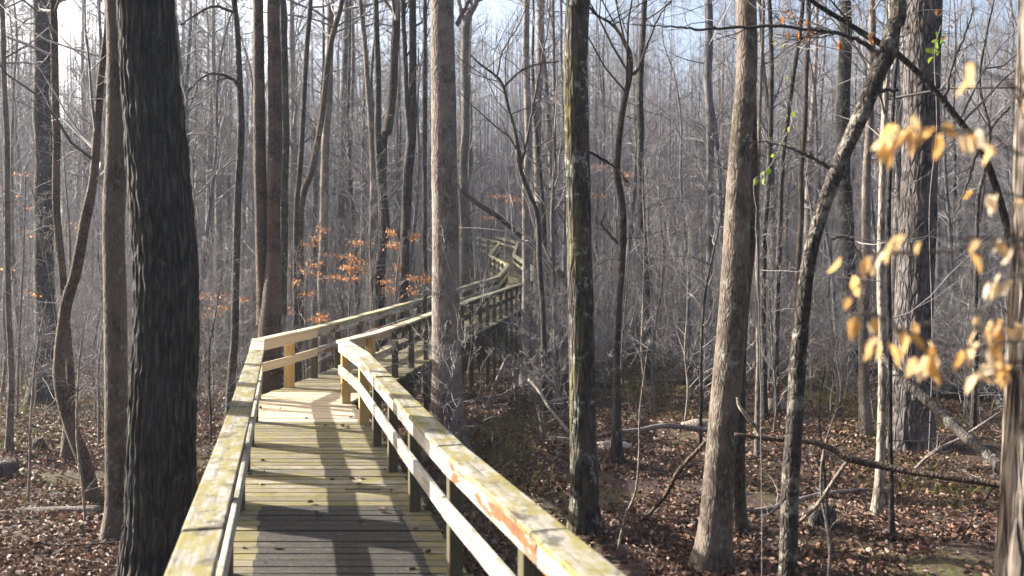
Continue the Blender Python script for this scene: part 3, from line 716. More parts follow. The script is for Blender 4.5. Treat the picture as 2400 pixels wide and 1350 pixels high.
tw.build('twigs', M['dark_twig'], root); lf.build('leaves', M['beech_leaf'], root)

def beech(label, stem, sprays, d, per=26, size=(.045, .08), mat='rust_leaf', r=.03, group=None):
    W = np.array([at(u, v, d) for u, v in stem]); W[0, 2] = g1(W[0, 0], d) - .03
    root = empty('young_beech', tuple(W[0]), label, 'tree', group)
    T = smooth_path(W, 40); m = MB(); m.tubes(T, np.linspace(r, r * .2, 40), 8); m.build('trunk', M['grey_bark'], root)
    tw = MB(); lf = MB()
    for u, v, hw in sprays:
        c = at(u, v, d + rng.uniform(-.8, .8)); hw = hw / F * d
        j = int(np.clip(np.argmin(np.abs(T[:, 2] - (c[2] - .25))), 2, 38)); st = T[j]
        e = c + np.array([np.sign(c[0] - st[0]) * hw, 0, 0])
        q = smooth_path(np.array([st, (st + c) / 2 + [0, 0, .08], c, e]), 14); tw.tubes(q + rng.normal(0, .01, q.shape), np.linspace(.011, .003, 14), 4)
        n = int(per * 4 * max(.6, hw / .45))
        nt = max(3, n // 7); sx = rng.uniform(-1, 1, nt)
        s0 = c + np.stack([sx * hw, rng.normal(0, .3, nt), rng.normal(0, .05, nt)], 1)
        p1, r1 = grow(s0, np.stack([rng.normal(0, 1, nt), rng.normal(0, 1, nt), rng.normal(0, .25, nt)], 1), rng.uniform(.15, .4, nt), np.full(nt, .003), 4, .2, 0., .5); tw.tubes(p1, r1, 3)
        C = c + np.stack([rng.uniform(-1, 1, n) * hw, rng.normal(0, .35, n), rng.normal(0, .045, n) + .03 * rng.normal(0, 1, n)], 1)
        A = np.stack([rng.normal(0, .6, n), rng.normal(0, .6, n), rng.normal(-.55, .4, n)], 1)
        leaf_batch(lf, C, A, rng.uniform(*size, n), .55, .3, .1)
    tw.build('twigs', M['twig'], root); lf.build('leaves', M[mat], root)
cv = lambda L: [(640 + x / 4.82, 500 + y / 4.82, h / 4.82) for x, y, h in L]
beech('young beech holding orange leaves right of the twin trunk', [(720, 830), (718, 680), (735, 560), (760, 500), (770, 440)], cv([(560, 180, 40), (470, 275, 40), (420, 360, 80), (640, 480, 90), (480, 570, 80), (420, 660, 90), (640, 730, 100), (260, 600, 40), (250, 780, 30), (380, 900, 40), (260, 1100, 50)]), 24, per=15)
beech('young beech with rust-orange tiers around the knotted dark trunk', [(815, 800), (820, 680), (830, 590), (850, 520)], cv([(1000, 330, 110), (850, 480, 110), (960, 550, 100), (830, 605, 40), (980, 635, 90), (850, 730, 120), (500, 1190, 80), (560, 1170, 50)]), 23, per=30)
beech('young beech with orange leaves between forked and broad boardwalk trunks', [(925, 770), (928, 680), (935, 600), (945, 520)], cv([(1350, 360, 90), (1330, 210, 50), (1600, 260, 60), (1290, 760, 70), (1330, 850, 100), (1580, 730, 60), (1580, 880, 80), (1730, 730, 50), (1400, 600, 50)]), 22, per=24)
beech('young beech with sparse orange leaves at the far left', [(40, 960), (45, 800), (55, 600), (60, 420), (58, 380)], [(55, 410, 22), (55, 480, 18), (165, 527, 26), (70, 540, 14), (5, 445, 14), (8, 635, 16), (75, 688, 16)], 19, per=5)
beech('young beech with a few orange leaves left of the ridged trunk foot', [(500, 900), (498, 760), (495, 660)], [(490, 690, 30), (520, 720, 25), (480, 740, 20), (560, 700, 30)], 21, per=20)
beech('small beech with reddish leaves behind the railing-end trunk', [(1180, 700), (1185, 560), (1200, 460), (1205, 420)], [(1180, 460, 40), (1215, 470, 30), (1285, 560, 28), (1150, 510, 22), (1240, 500, 25), (1275, 575, 18)], 47, per=30, r=.05)
beech('small beech with reddish leaves behind the crooked dark sapling', [(1440, 760), (1445, 600), (1440, 450), (1435, 380)], [(1420, 390, 36), (1470, 410, 36), (1400, 460, 25), (1490, 440, 22), (1450, 620, 25), (1260, 410, 15)], 40, per=26, r=.04)

# leaves hanging on the leaning tree's long branch, and a green vine below it
m = MB(); C = np.array([at(u, v, dL - .02) for u, v in [(1852, 22), (1862, 30), (1872, 46), (1838, 38), (1890, 45), (1846, 75), (1872, 72), (1893, 82), (1900, 60), (1968, 100), (1970, 92), (2045, 85), (2050, 75), (2150, 45), (2142, 52), (2195, 20), (2222, 60), (2217, 82), (2130, 60), (2040, 20)]])
leaf_batch(m, C, np.stack([rng.normal(0, .5, len(C)), rng.normal(0, .5, len(C)), rng.normal(-.8, .3, len(C))], 1), rng.uniform(.05, .09, len(C)), .55, .4); m.build('leaves', M['rust_leaf'], LT)
vp = [(1788, 1085), (1782, 900), (1776, 700), (1772, 520), (1766, 428), (1785, 412), (1801, 394), (1819, 364), (1832, 335), (1851, 298), (1858, 274), (1854, 245), (1840, 210), (1838, 175), (1831, 152), (1835, 110), (1812, 92), (1830, 66)]
vd = 7.4
q = np.array([at(u, v, vd) for u, v in vp]); dvb = q[0]; q[0, 2] = g1(q[0, 0], vd)
root = empty('green_vine', tuple(q[0]), 'thin climbing vine with a string of bright green leaves', 'vine')
m = MB(); qq = smooth_path(q, 90); m.tubes(qq + rng.normal(0, .004, qq.shape), np.full(90, .0028), 5); m.build('stem', M['twig'], root)
m = MB(); L_ = np.array([(1810, 92), (1835, 110), (1831, 152), (1842, 175), (1854, 245), (1858, 260), (1849, 274), (1851, 298), (1835, 306), (1832, 335), (1819, 364), (1801, 394), (1785, 412), (1770, 422), (1776, 416), (1790, 418)])
C = np.array([at(u, v, vd) for u, v in L_]) + rng.normal(0, .008, (len(L_), 3))
leaf_batch(m, C, np.stack([rng.normal(.2, .6, len(C)), rng.normal(0, .4, len(C)), rng.normal(-.4, .5, len(C))], 1), rng.uniform(.038, .062, len(C)), .85, .25); m.build('leaves', M['green_leaf'], root)
root = empty('green_vine', tuple(at(2185, 1000, 15.0)), 'short vine with yellow-green leaves high on the huge shaggy trunk', 'vine')
root.location.z = g1(root.location.x, 15.0)
q = np.array([at(u, v, 14.75) for u, v in [(2176, 1040), (2185, 800), (2178, 500), (2195, 300), (2190, 130), (2205, 60)]]); q[0, 2] = g1(q[0, 0], 14.75)
m = MB(); qq = smooth_path(q, 60); m.tubes(qq, np.full(60, .006), 5); m.build('stem', M['twig'], root)
m = MB(); C = np.array([at(u, v, 14.6) for u, v in [(2185, 110), (2190, 122), (2178, 124), (2198, 98), (2205, 92), (2195, 85), (2188, 132), (2212, 100), (2152, 44), (2200, 118), (2182, 98), (2217, 82)]]); n = len(C)
leaf_batch(m, C, rng.normal(0, 1, (n, 3)) + [0, 0, -.6], rng.uniform(.09, .15, n), .7, .3); m.build('leaves', M['green_leaf'], root)

# ------------------------------------------------------------------ fallen wood
def log(name, label, cat, pts, mat, d=None, seg=14, jag=.0, sub=0, twig=None, group=None):
    """pts: (u, v, width[, depth]) along its length"""
    q = []
    for x in pts:
        dd = x[3] if len(x) > 3 else (d or depth_on_ground(x[0], x[1]))
        q.append(np.append(at(x[0], x[1], dd), x[2] / F * dd / 2))
    q = np.array(q); root = empty(name, (q[0, 0], q[0, 1], g1(q[0, 0], q[0, 1])), label, cat, group)
    p = smooth_path(q, max(24, len(pts) * 8)); k = len(p)
    m = MB(); m.tubes(p[:, :3], np.maximum(p[:, 3], .003), seg, cap=True, rough=relief(np.linspace(0, np.linalg.norm(q[-1, :3] - q[0, :3]), k), k, seg, .10, 2.2, 3., q[0, 0]))
    m.build('wood', mat, root)
    if sub:
        b = MB(); a = children(p[None, :, :3], p[None, :, 3], sub, .1, .95, .25, .4); p1, r1 = grow(a[0], a[1], a[2], np.maximum(a[3], .004), 6, .2, .03, .4); b.tubes(p1, r1, 5)
        a = children(p1, r1, 3, .2, 1, .5, .6); p2, r2 = grow(a[0], a[1], a[2], np.maximum(a[3], .003), 4, .2, .03, .5); b.tubes(p2, r2, 3); b.build('twigs', twig or mat, root)
    return root
log('fallen_log', 'grey fallen log ending in a dark rotten cut face at left', 'log', [(-160, 1170, 42, 12.0), (0, 1174, 42, 11.9), (80, 1176, 42, 11.8), (165, 1174, 46, 11.7)], M['dark_bark'])
log('fallen_log', 'long low log lying in front of the rotten-ended log', 'log', [(-160, 1216, 44, 10.9), (0, 1213, 42, 10.9), (110, 1208, 40, 10.9), (238, 1203, 34, 10.9)], M['grey_bark'])
log('fallen_log', 'dark rotten log lying across the clearing behind the mossy trunk', 'log', [(1390, 908, 22, 24.6), (1500, 906, 28, 24.8), (1600, 904, 34, 25), (1690, 902, 36, 25)], M['dark_bark'])
log('fallen_log', 'short whitish barkless log lying left of the tall grey trunk', 'log', [(1598, 998, 16, 17.2), (1630, 1000, 36, 17.2), (1660, 1004, 42, 17.2), (1695, 1006, 38, 17.2)], M['birch_bark'])
log('fallen_log', 'pale log lying between the thin stems right of the tall trunk', 'log', [(1796, 952, 40, 19.8), (1820, 958, 44, 19.9), (1842, 962, 40, 20)], M['birch_bark'])
log('fallen_log', 'broken whitish log fragment at the foot of the crooked dark sapling', 'log', [(1340, 1056, 20, 15.2), (1410, 1050, 30, 15.2), (1450, 1048, 30, 15.2), (1480, 1046, 12, 15.2)], M['birch_bark'])
log('fallen_log', 'grey splintered log behind the mossy black trunk', 'log', [(1262, 1030, 8, 15.9), (1290, 1032, 22, 15.9), (1340, 1040, 26, 15.7), (1390, 1045, 20, 15.6)], M['grey_bark'])
log('fallen_log', 'black rotting log right of the huge shaggy trunk', 'log', [(2176, 925, 20, 23), (2230, 920, 46, 23), (2290, 918, 52, 23), (2350, 920, 40, 23)], M['dark_bark'])
log('fallen_log', 'thin dark log lying across the clearing behind the leaning dark tree', 'log', [(1880, 944, 14, 21.5), (1960, 948, 16, 21.5), (2030, 945, 14, 21.6), (2060, 940, 8, 21.6)], M['dark_bark'])
log('fallen_branch', 'thick dark limb slanting down from shaggy trunk to the right edge', 'branch', [(2062, 826, 16, 10.5), (2120, 892, 22, 10), (2180, 945, 24, 9.6), (2250, 1012, 25, 9), (2345, 1092, 26, 8.2), (2440, 1180, 28, 7.4)], M['dark_bark'], sub=5)
log('fallen_branch', 'long grey broken limb reaching left across the leaf litter', 'branch', [(1722, 1018, 8, 7.9), (1800, 1028, 10, 7.9), (1900, 1036, 13, 7.9), (1955, 1054, 15, 7.9), (1990, 1074, 19, 7.8), (2080, 1095, 17, 7.7), (2200, 1115, 17, 7.5), (2345, 1135, 19, 7.3), (2450, 1150, 20, 7.1)], M['brown_bark'], sub=4)
log('fallen_branch', 'white forked stub standing up from the grey broken limb', 'branch', [(1780, 1022, 10, 7.9), (1770, 1000, 9, 7.9), (1742, 965, 8, 7.8), (1732, 950, 7, 7.8), (1728, 932, 4, 7.8)], M['birch_bark'])
log('fallen_branch', 'thin branch hanging from the grey broken limb down to the leaves', 'branch', [(1988, 1078, 9, 7.8), (1955, 1125, 9, 7.9), (1930, 1165, 10, 8.1), (1905, 1195, 9, 8.6), (1870, 1226, 7, 9.3)], M['grey_bark'])
log('fallen_branch', 'thin crooked pale branch lying between mossy and tall grey trunks', 'branch', [(1395, 1024, 11, 13.5), (1440, 1015, 11, 13.5), (1500, 1008, 12, 13.6), (1555, 998, 12, 13.7), (1610, 1002, 11, 13.8), (1680, 1012, 11, 13.8)], M['grey_bark'], sub=3)
log('fallen_branch', 'long thin dark stick leaning on the left of the tall grey trunk', 'branch', [(1668, 1020, 9, 9.1), (1640, 1050, 10, 9.1), (1590, 1105, 11, 9.3), (1560, 1160, 10, 9.6), (1530, 1195, 8, 10.2), (1500, 1222, 5, 10.7)], M['brown_bark'])
log('fallen_branch', 'pale crooked branch lying on leaves right of the tall grey trunk', 'branch', [(1590, 1222, 10, 10.7), (1680, 1212, 12, 10.8), (1750, 1202, 13, 10.9), (1830, 1186, 12, 11.2), (1900, 1164, 11, 11.6), (1990, 1150, 9, 12), (2090, 1146, 6, 12.2)], M['grey_bark'], sub=4)
log('fallen_branch', 'bleached forked branch leaning behind the mossy black trunk', 'branch', [(1335, 1014, 8, 14.5), (1290, 960, 8, 14.8), (1262, 915, 7, 15.2), (1240, 890, 7, 15.5)], M['birch_bark'], sub=2)
log('bent_sapling', 'snapped sapling bent over into an upside-down V beside the boardwalk', 'tree', [(1140, 960, 12, 18), (1160, 905, 11, 18), (1185, 848, 10, 18), (1197, 836, 12, 18), (1206, 860, 14, 18), (1210, 910, 13, 18), (1213, 958, 11, 18.1)], M['grey_bark'])
log('fallen_tree', 'dark dead trunk slanting down to the right beyond the boardwalk', 'tree', [(1080, 445, 9, 30), (1120, 478, 11, 30), (1170, 510, 12, 30), (1230, 560, 13, 30), (1270, 592, 13, 30), (1320, 650, 14, 30), (1390, 770, 14, 30)], M['brown_bark'])
log('fallen_branch', 'dark twiggy branch lying in shade at the bottom right', 'branch', [(1640, 1328, 8, 8.9), (1720, 1326, 9, 8.9), (1780, 1315, 8, 9.1), (1830, 1308, 6, 9.2)], M['dark_bark'], sub=5)
log('fallen_branch', 'long pale arching twig standing right of the whitish trunk', 'branch', [(2145, 1100, 9, 12), (2180, 1065, 8, 12), (2215, 1045, 8, 12), (2260, 1022, 7, 12), (2350, 962, 5, 12)], M['grey_bark'], sub=3)
for i, (lab, pts) in enumerate([
    ('thin pale sapling hoop at the bottom beside the leaning dark tree', [(1935, 1420, 8, 8.0), (1945, 1310, 8, 8.0), (1940, 1240, 7, 8.1), (1925, 1160, 6, 8.2), (1930, 1060, 5, 8.2), (1960, 960, 3, 8.2)]),
    ('thin dark upright shoot beside the pale hoop shoot', [(1952, 1330, 6, 9.1), (1940, 1200, 6, 9.1), (1930, 1080, 5, 9.1), (1920, 960, 4, 9.1), (1935, 860, 3, 9.1)]),
    ('thin curved shoot between the mossy black trunk and the dark stick', [(1448, 1290, 8, 9.4), (1465, 1215, 7, 9.4), (1490, 1150, 6, 9.4), (1498, 1060, 5, 9.4), (1500, 960, 4, 9.4), (1520, 800, 2, 9.4)]),
    ('thin bent shoot at the bottom left beside the straight lichen trunk', [(200, 1250, 6, 10.2), (195, 1150, 6, 10.2), (180, 1020, 5, 10.2), (185, 860, 4, 10.2), (200, 740, 2, 10.2)]),
    ('thin upright shoot left of the curved sapling trunk', [(65, 1190, 7, 11.3), (70, 1090, 6, 11.3), (72, 980, 5, 11.3), (85, 830, 4, 11.3), (110, 700, 2, 11.3)])]):
    log('shoot', lab, 'sapling', pts, M['grey_bark'] if i != 1 else M['dark_bark'], seg=6, sub=4)
# root stumps
for lab, u, v, wd, h in [('dark rotten leaf-filled stump right of the leaning dark tree', 1925, 1235, 60, .32), ('low dark mound-like stump at the left edge', 0, 1120, 70, .3), ('small mossy stump left of the curved sapling', 90, 1060, 30, .3)]:
    d = depth_on_ground(u, v); c = at(u, v, d); r = wd / F * d / 2
    root = empty('tree_stump', (c[0], d, g1(c[0], d)), lab, 'stump')
    P = np.array([[c[0], d, g1(c[0], d) - .1 + h * j / 7] for j in range(9)]); R = r * np.array([1.5, 1.35, 1.2, 1.1, 1.02, 1, .97, .9, .55])
    m = MB(); m.tubes(P, R, 22, cap=True, rough=relief(P[:, 2] * 6, 9, 22, .28, 2.2, 2., u)); m.build('stump_wood', M['dark_bark'], root)

for i in range(46):
    d = rng.uniform(8.5, 21); u = rng.choice([rng.uniform(1300, 2400), rng.uniform(1300, 2400), rng.uniform(0, 480)]); x = (u - 1200) / F * d
    az = rng.normal(0, .6) + (0 if rng.random() < .8 else 1.5); ln = rng.uniform(.4, 1.8); k = 7
    tq = np.linspace(-.5, .5, k) * ln; P = np.stack([x + np.cos(az) * tq, d + np.sin(az) * tq, tq * 0], 1); P[:, :2] += np.cumsum(rng.normal(0, .03, (k, 2)), 0)
    P[:, 2] = gz(P[:, 0], P[:, 1]) + .03 + np.abs(rng.normal(0, .05)) * np.linspace(0, 1, k) * 2
    root = empty('fallen_stick', (x, d, g1(x, d)), 'thin bare stick lying on the brown leaf litter', 'stick', 'sticks on the forest floor')
    m = MB(); R = np.linspace(1, .4, k) * rng.uniform(.006, .014); m.tubes(P, R, 6)
    a = children(P[None], R[None], 3, .2, .9, .3, .6); p1, r1 = grow(a[0], a[1] * np.array([1, 1, .4]) + [0, 0, .1], a[2], np.maximum(a[3], .003), 4, .2, .0, .5); m.tubes(p1, r1, 4)
    m.build('stick', M['grey_bark'] if rng.random() < .7 else M['dark_bark'], root)

# things lying on the deck
def deck_pt(u, v):
    d = 8.
    for _ in range(30):
        z = float(np.interp(d, Lp[:, 1], Lp[:, 2])); d = .5 * d + .5 * (-z) * F / (v - 675)
    return at(u, v, d)
for lab, u, v, n in [('small bundle of dead leaves and bark on the deck near right post', 835, 1124, 6), ('curled dry leaf on deck edge near the right posts', 920, 1156, 1), ('dry leaf scraps on the new pale planks edge', 810, 1002, 3), ('dry leaf on the dark worn boards near the right railing', 905, 1196, 2), ('pale dry leaf on the worn near boards', 642, 1288, 1), ('two leaf crumbs on the near worn boards', 725, 1215, 2)]:
    c = deck_pt(u, v); root = empty('dry_leaf', tuple(c), lab, 'leaf'); m = MB()
    C = c + np.stack([rng.normal(0, .05, n), rng.normal(0, .05, n), np.full(n, .012)], 1) if n > 1 else c[None] + [[0, 0, .012]]
    leaf_batch(m, C, np.stack([rng.normal(0, 1, n), rng.normal(0, 1, n), rng.normal(.1, .15, n)], 1), rng.uniform(.06, .10, n), .5, .4, .05); m.build('leaf_blade', M['litter_leaf'], root)
lf0 = None
for i in range(26):
    v = rng.uniform(960, 1340); c = deck_pt(700, v); xl = np.interp(c[1], Lp[:, 1], Lp[:, 0]); xr = np.interp(c[1], Rp[:, 1], Rp[:, 0])
    c[0] = xl + (xr - xl) * (rng.choice([rng.uniform(.04, .2), rng.uniform(.2, .96), rng.uniform(.85, .97)]))
    root = empty('dry_leaf', tuple(c), 'small dry brown leaf lying loose on the weathered deck', 'leaf', 'loose leaves on the deck'); m = MB()
    leaf_batch(m, c[None] + [[0, 0, .01]], np.array([[rng.normal(), rng.normal(), .1]]), rng.uniform(.03, .075, 1), .5, .5, .05); m.build('leaf_blade', M['litter_leaf'], root)
c = deck_pt(840, 1150); root = empty('twig', tuple(c), 'dark thin twig lying across the weathered deck', 'twig')
m = MB(); q = smooth_path(np.array([c + [-.13, .0, .012], c + [0, -.01, .018], c + [.1, .012, .012], c + [.22, .0, .014]]), 12); m.tubes(q, np.full(12, .006), 6, cap=True); m.build('stick', M['dark_twig'], root)

# ------------------------------------------------------------------ more bare trees and saplings between and behind (copies)
def off_walk(x, y, r):
    yy = np.linspace(-1, 64, 140)
    xl = np.interp(yy, Lp[:, 1], Lp[:, 0]); xr = np.interp(yy, Rp[:, 1], Rp[:, 0])
    return np.min(np.hypot(x - xl, y - yy)) > r and np.min(np.hypot(x - xr, y - yy)) > r
def proto_tree(h, r, n=(34, 8, 7), zlo=.32, bend=.5, mat=M['far_bark'], tw=M['twig']):
    k = 9; z = np.linspace(0, h, k); W = np.stack([np.cumsum(rng.normal(0, bend / 3, k)) * z / h, np.cumsum(rng.normal(0, bend / 3, k)) * z / h, z - .1], 1)
    P = smooth_path(np.column_stack([W, r * np.linspace(1, .12, k)]), 36); R = P[:, 3] * (1 + .3 * np.exp(-P[:, 2] / .3)); P = P[:, :3]
    m = MB(); m.tubes(P, R, 10, rough=relief(P[:, 2], 36, 10, .08, 2, 2., r * 100)); c = MB(); crown(c, P, R, zlo, *n, l1=(1.5, 3.6), rmin=.0038, s1=4)
    return mk('trunk', np.concatenate(m.V), m.F, mat), mk('crown', np.concatenate(c.V), c.F, tw)
def proto_sapling(h, r, n=(34, 6, 5), mat=M['grey_bark'], tw=M['twig'], stems=1):
    m = MB(); c = MB()
    for s in range(stems):
        k = 7; z = np.linspace(0, h * rng.uniform(.75, 1.), k); ln = rng.normal(0, .12 * h if stems > 1 else .05 * h, 2)
        W = np.stack([np.cumsum(rng.normal(0, .06, k)) + ln[0] * (z / h) ** 1.3, np.cumsum(rng.normal(0, .06, k)) + ln[1] * (z / h) ** 1.3, z - .05], 1)
        P = smooth_path(np.column_stack([W, r * np.linspace(1, .15, k)]), 24); m.tubes(P[:, :3], P[:, 3], 6)
        crown(c, P[:, :3], P[:, 3], .12, n[0] // stems, n[1], n[2], l1=(.5, 1.7), rmin=.0028, s1=4)
    return mk('stem', np.concatenate(m.V), m.F, mat), mk('twigs', np.concatenate(c.V), c.F, tw)
tree_p = [proto_tree(h, r, zlo=zl, bend=bd, mat=M[mt], tw=M[tw]) for h, r, zl, bd, mt, tw in [(17, .14, .28, .4, 'far_bark', 'twig'), (19, .17, .34, .5, 'far_bark', 'twig'), (15, .095, .25, .7, 'far_bark', 'red_twig'), (18, .115, .30, .6, 'dark_bark', 'twig'), (20, .20, .36, .3, 'grey_bark', 'twig'), (14, .075, .20, .8, 'grey_bark', 'red_twig'), (16, .085, .22, .9, 'brown_bark', 'twig')]]
sap_p = [proto_sapling(h, r, mat=M[mt], stems=s) for h, r, mt, s in [(5.5, .03, 'grey_bark', 1), (4.2, .022, 'grey_bark', 1), (6.5, .036, 'dark_bark', 1), (3.4, .018, 'grey_bark', 3), (2.6, .014, 'grey_bark', 4), (7.5, .045, 'grey_bark', 1)]]
used = set()
def place(pair, name, x, y, rz, sc, label, cat, group):
    root = empty(name, (x, y, g1(x, y)), label, cat, group); root.rotation_euler = (rng.normal(0, .02), rng.normal(0, .02), rz); root.scale = (sc, sc, sc)
    for o in pair:
        c = o if o.name not in used else o.copy()
        used.add(o.name)
        if c is not o: COL.objects.link(c)
        c.parent = root
NOTABLE.sort()
ORD = ['first', 'second', 'third', 'fourth', 'fifth', 'sixth', 'seventh', 'eighth', 'ninth', 'tenth', 'eleventh', 'twelfth', 'thirteenth', 'fourteenth', 'fifteenth', 'sixteenth', 'seventeenth', 'eighteenth', 'nineteenth', 'twentieth']
def between(u):
    L = [n for q, n in NOTABLE if q <= u]; R = [n for q, n in NOTABLE if q > u]
    if not L: return 'left of the ' + R[0]
    if not R: return 'right of the ' + L[-1]
    return 'between ' + L[-1] + ' and ' + R[0]
def scatter(n, dlo, dhi, protos, pad=60, clear=1.3, srange=(.85, 1.15), gap=None, keep=None, power=1.):
    out = []; tries = 0
    while len(out) < n and tries < 20000:
        tries += 1
        d = dlo + (dhi - dlo) * rng.random() ** power; u = rng.uniform(-pad, 2400 + pad); x = (u - 1200) / F * d
        if not off_walk(x, d, clear): continue
        if 1135 < u < 1250 and d < 62: continue
        if keep and not keep(u, d): continue
        if gap and any(math.hypot(x - a[1], d - a[2]) < gap for a in out): continue
        out.append((u, x, d, int(rng.integers(len(protos))), rng.uniform(0, 6.28), rng.uniform(*srange)))
    return out
def label_all(items, words, cat, group, protos, name):
    """an own label for each: its look, the trees it stands between, its place in that row"""
    buckets = {}
    for it in items: buckets.setdefault((words(it), between(it[0])), []).append(it)
    for (wd, bt), row in buckets.items():
        row.sort()
        for i, it in enumerate(row):
            lab = f'{wd} {bt}' if len(row) == 1 else f'{ORD[i] if i < 20 else "farther"} {wd} from left {bt}'
            place(protos[it[3]], name, it[1], it[2], it[4], it[5], lab, cat, group)
TW = ['soft grey trunk', 'stout grey trunk', 'slim reddish-twigged trunk', 'dark straight trunk', 'thick pale trunk', 'thin reddish-twigged trunk', 'thin brown trunk']
trees = scatter(215, 25, 72, tree_p, gap=1.3, power=.8)
label_all(trees, lambda it: TW[it[3]] + (' far back' if it[2] > 45 else ''), 'tree', 'bare trees in the woods beyond the boardwalk', tree_p, 'forest_tree')
SW = ['slim twiggy sapling', 'small pale sapling', 'dark twiggy sapling', 'three-stemmed shrub', 'low many-stemmed shrub', 'tall pale sapling']
saps = scatter(270, 13, 46, sap_p, gap=.7, srange=(.7, 1.2), clear=1.0, power=.8, keep=lambda u, d: d > 17 or not (1400 < u < 2400) or rng.random() < .5)
label_all(saps, lambda it: SW[it[3]] + (' far back' if it[2] > 30 else ''), 'sapling', 'bare saplings and shrubs of the understorey', sap_p, 'sapling')

# ------------------------------------------------------------------ the far wood on the rising ground, plus unseen trees round the camera
m = MB(); n = 2500
d = 62 + 80 * rng.random(n) ** .8; x = rng.uniform(-.68, .68, n) * d
nb = 520                                          # same wood beside and behind the camera, unseen, added to block sky light
ang = np.radians(rng.uniform(62, 285, nb)); rad = 9 + 50 * rng.random(nb) ** .7
okb = np.ones(nb, bool)
x = np.concatenate([x, np.sin(ang) * rad]); d = np.concatenate([d, np.cos(ang) * rad])
okb = np.concatenate([np.ones(n, bool), np.array([off_walk(a_, b_, 1.5) for a_, b_ in zip(x[n:], d[n:])])]); x, d = x[okb], d[okb]; n = len(x)
H = rng.uniform(13, 24, n); r = rng.uniform(.045, .16, n) * rng.uniform(.6, 1.1, n)
k = 6; zz = np.linspace(0, 1, k)
P = np.zeros((n, k, 3)); dx = np.cumsum(rng.normal(0, .14, (n, k, 2)), axis=1) * zz[None, :, None]
P[:, :, 0] = x[:, None] + dx[..., 0]; P[:, :, 1] = d[:, None] + dx[..., 1]; P[:, :, 2] = gz(x, d)[:, None] - .2 + zz * H[:, None]
R = r[:, None] * np.linspace(1, .2, k)
m.tubes(P, R, 6)
a = children(P, R, 19, .14, 1., .19, .35, (.5, 1.1)); p1, r1 = grow(a[0], a[1], a[2], np.clip(a[3], .012, .05), 4, .2, .08, .4); m.tubes(p1, r1, 3)
a = children(p1, r1, 5, .2, 1., .6, .6); p2, r2 = grow(a[0], a[1], a[2], np.clip(a[3], .008, .03), 3, .2, .06, .5); m.tubes(p2, r2, 3)
tag(m.build('far_and_unseen_woods', M['red_twig']), 'dense mass of far bare trees on the rising ground, plus added unseen trees around camera', 'woods', kind='stuff')

# understorey brush on the far slope
m = MB(); n = 6500
d = 31 + 63 * rng.random(n); x = rng.uniform(-.66, .66, n) * d
keep = (d > 40) | (x < .26 * d) | (rng.random(n) < .3); x, d = x[keep], d[keep]; n = len(x)
ok = np.array([off_walk(a_, b_, 1.3) for a_, b_ in zip(x, d)]); x, d = x[ok], d[ok]; n = len(x)
st = np.stack([x, d, gz(x, d) - .05], 1); dr = np.stack([rng.normal(0, .16, n), rng.normal(0, .16, n), np.ones(n)], 1)
P, R = grow(st, dr, np.where(rng.random(n) < .35, rng.uniform(5, 9.5, n), rng.uniform(1.2, 4.5, n)), rng.uniform(.008, .024, n), 6, .1, .05, .3); m.tubes(P, R, 4)
a = children(P, R, 9, .15, 1., .32, .6); p1, r1 = grow(a[0], a[1], a[2], np.maximum(a[3], .005), 4, .22, .05, .5); m.tubes(p1, r1, 3)
tag(m.build('undergrowth', M['twig']), 'tangle of thin bare brush covering the far slope', 'undergrowth', kind='stuff')

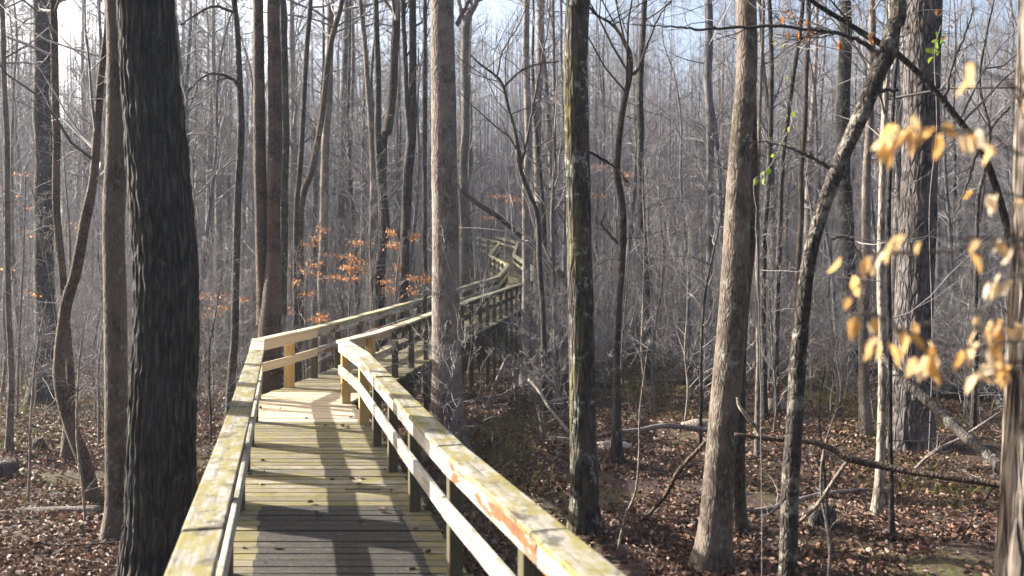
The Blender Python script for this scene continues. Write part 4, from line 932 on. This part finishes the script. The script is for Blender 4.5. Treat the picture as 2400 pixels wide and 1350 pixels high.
# ------------------------------------------------------------------ leaf litter, grass
m = MB(); n = 320000
d = 5.5 + 49 * rng.random(n) ** 1.2; x = rng.uniform(-.66, .66, n) * d
thin = vnoise(x * .9 + 60, d * .9 + 60, x * 0) * .6 + vnoise(x * 2.3 + 20, d * 2.3 + 20, x * 0) * .4 + rng.normal(0, .13, n) > .40
x, d = x[thin], d[thin]; n = len(x)
C = np.stack([x, d, gz(x, d) + .02 + np.abs(rng.normal(0, .022, n))], 1)
A = np.stack([rng.normal(0, 1, n), rng.normal(0, 1, n), rng.normal(.12, .35, n)], 1)
leaf_batch(m, C, A, rng.uniform(.028, .075, n) * (1 + d / 40), .58, .5, .1)
for bx, by, br in BASES:                          # leaves banked against the trunks
    k = int(60 + 500 * br); th = rng.uniform(0, 6.28, k); rr = br * 1.15 + np.abs(rng.normal(0, .16 + br * .35, k))
    x = bx + np.cos(th) * rr; d = by + np.sin(th) * rr
    C = np.stack([x, d, gz(x, d) + .03 + np.abs(rng.normal(0, .05, k)) * np.exp(-(rr - br) / .2)], 1)
    leaf_batch(m, C, np.stack([np.cos(th) * .3 + rng.normal(0, .8, k), np.sin(th) * .3 + rng.normal(0, .8, k), rng.normal(.1, .5, k)], 1), rng.uniform(.035, .085, k), .58, .5, .1)
tag(m.build('leaf_litter', M['litter_leaf']), 'carpet of fallen brown leaves on the forest floor', 'leaf litter', kind='stuff')
m = MB(); n = 90000
d = 11 + 30 * rng.random(n); x = rng.uniform(-.64, .64, n) * d
pn = vnoise(x * .5 + 40, d * .33 + 40, x * 0); keep = pn + rng.normal(0, .13, n) - .12 * (d < 17) * (x > 0) > .58
x, d = x[keep], d[keep]; n = len(x)
st = np.stack([x, d, gz(x, d)], 1)
P, R = grow(st, np.stack([rng.normal(0, .5, n), rng.normal(0, .5, n), np.ones(n)], 1), rng.uniform(.10, .30, n), rng.uniform(.004, .009, n), 3, .25, -.1, .3); m.tubes(P, R, 3)
tag(m.build('grass', M['grass']), 'patches of sparse winter grass among the leaves', 'grass', kind='stuff')

# ------------------------------------------------------------------ hazy air
hb = MB(); hb.box((0, -62, -5.5), (0, 425, -5.5), (610, 0, 0), (0, 0, 55))
hz = hb.build('haze', None); hz['kind'] = 'stuff'
hm = bpy.data.materials.new('haze'); hm.use_nodes = True; ht = hm.node_tree
ht.nodes.remove(ht.nodes['Principled BSDF']); pv = ht.nodes.new('ShaderNodeVolumePrincipled')
pv.inputs['Color'].default_value = (.74, .83, 1, 1); pv.inputs['Density'].default_value = .0006; pv.inputs['Anisotropy'].default_value = .3
ht.links.new(pv.outputs[0], ht.nodes['Material Output'].inputs['Volume'])
hz.data.materials.append(hm)
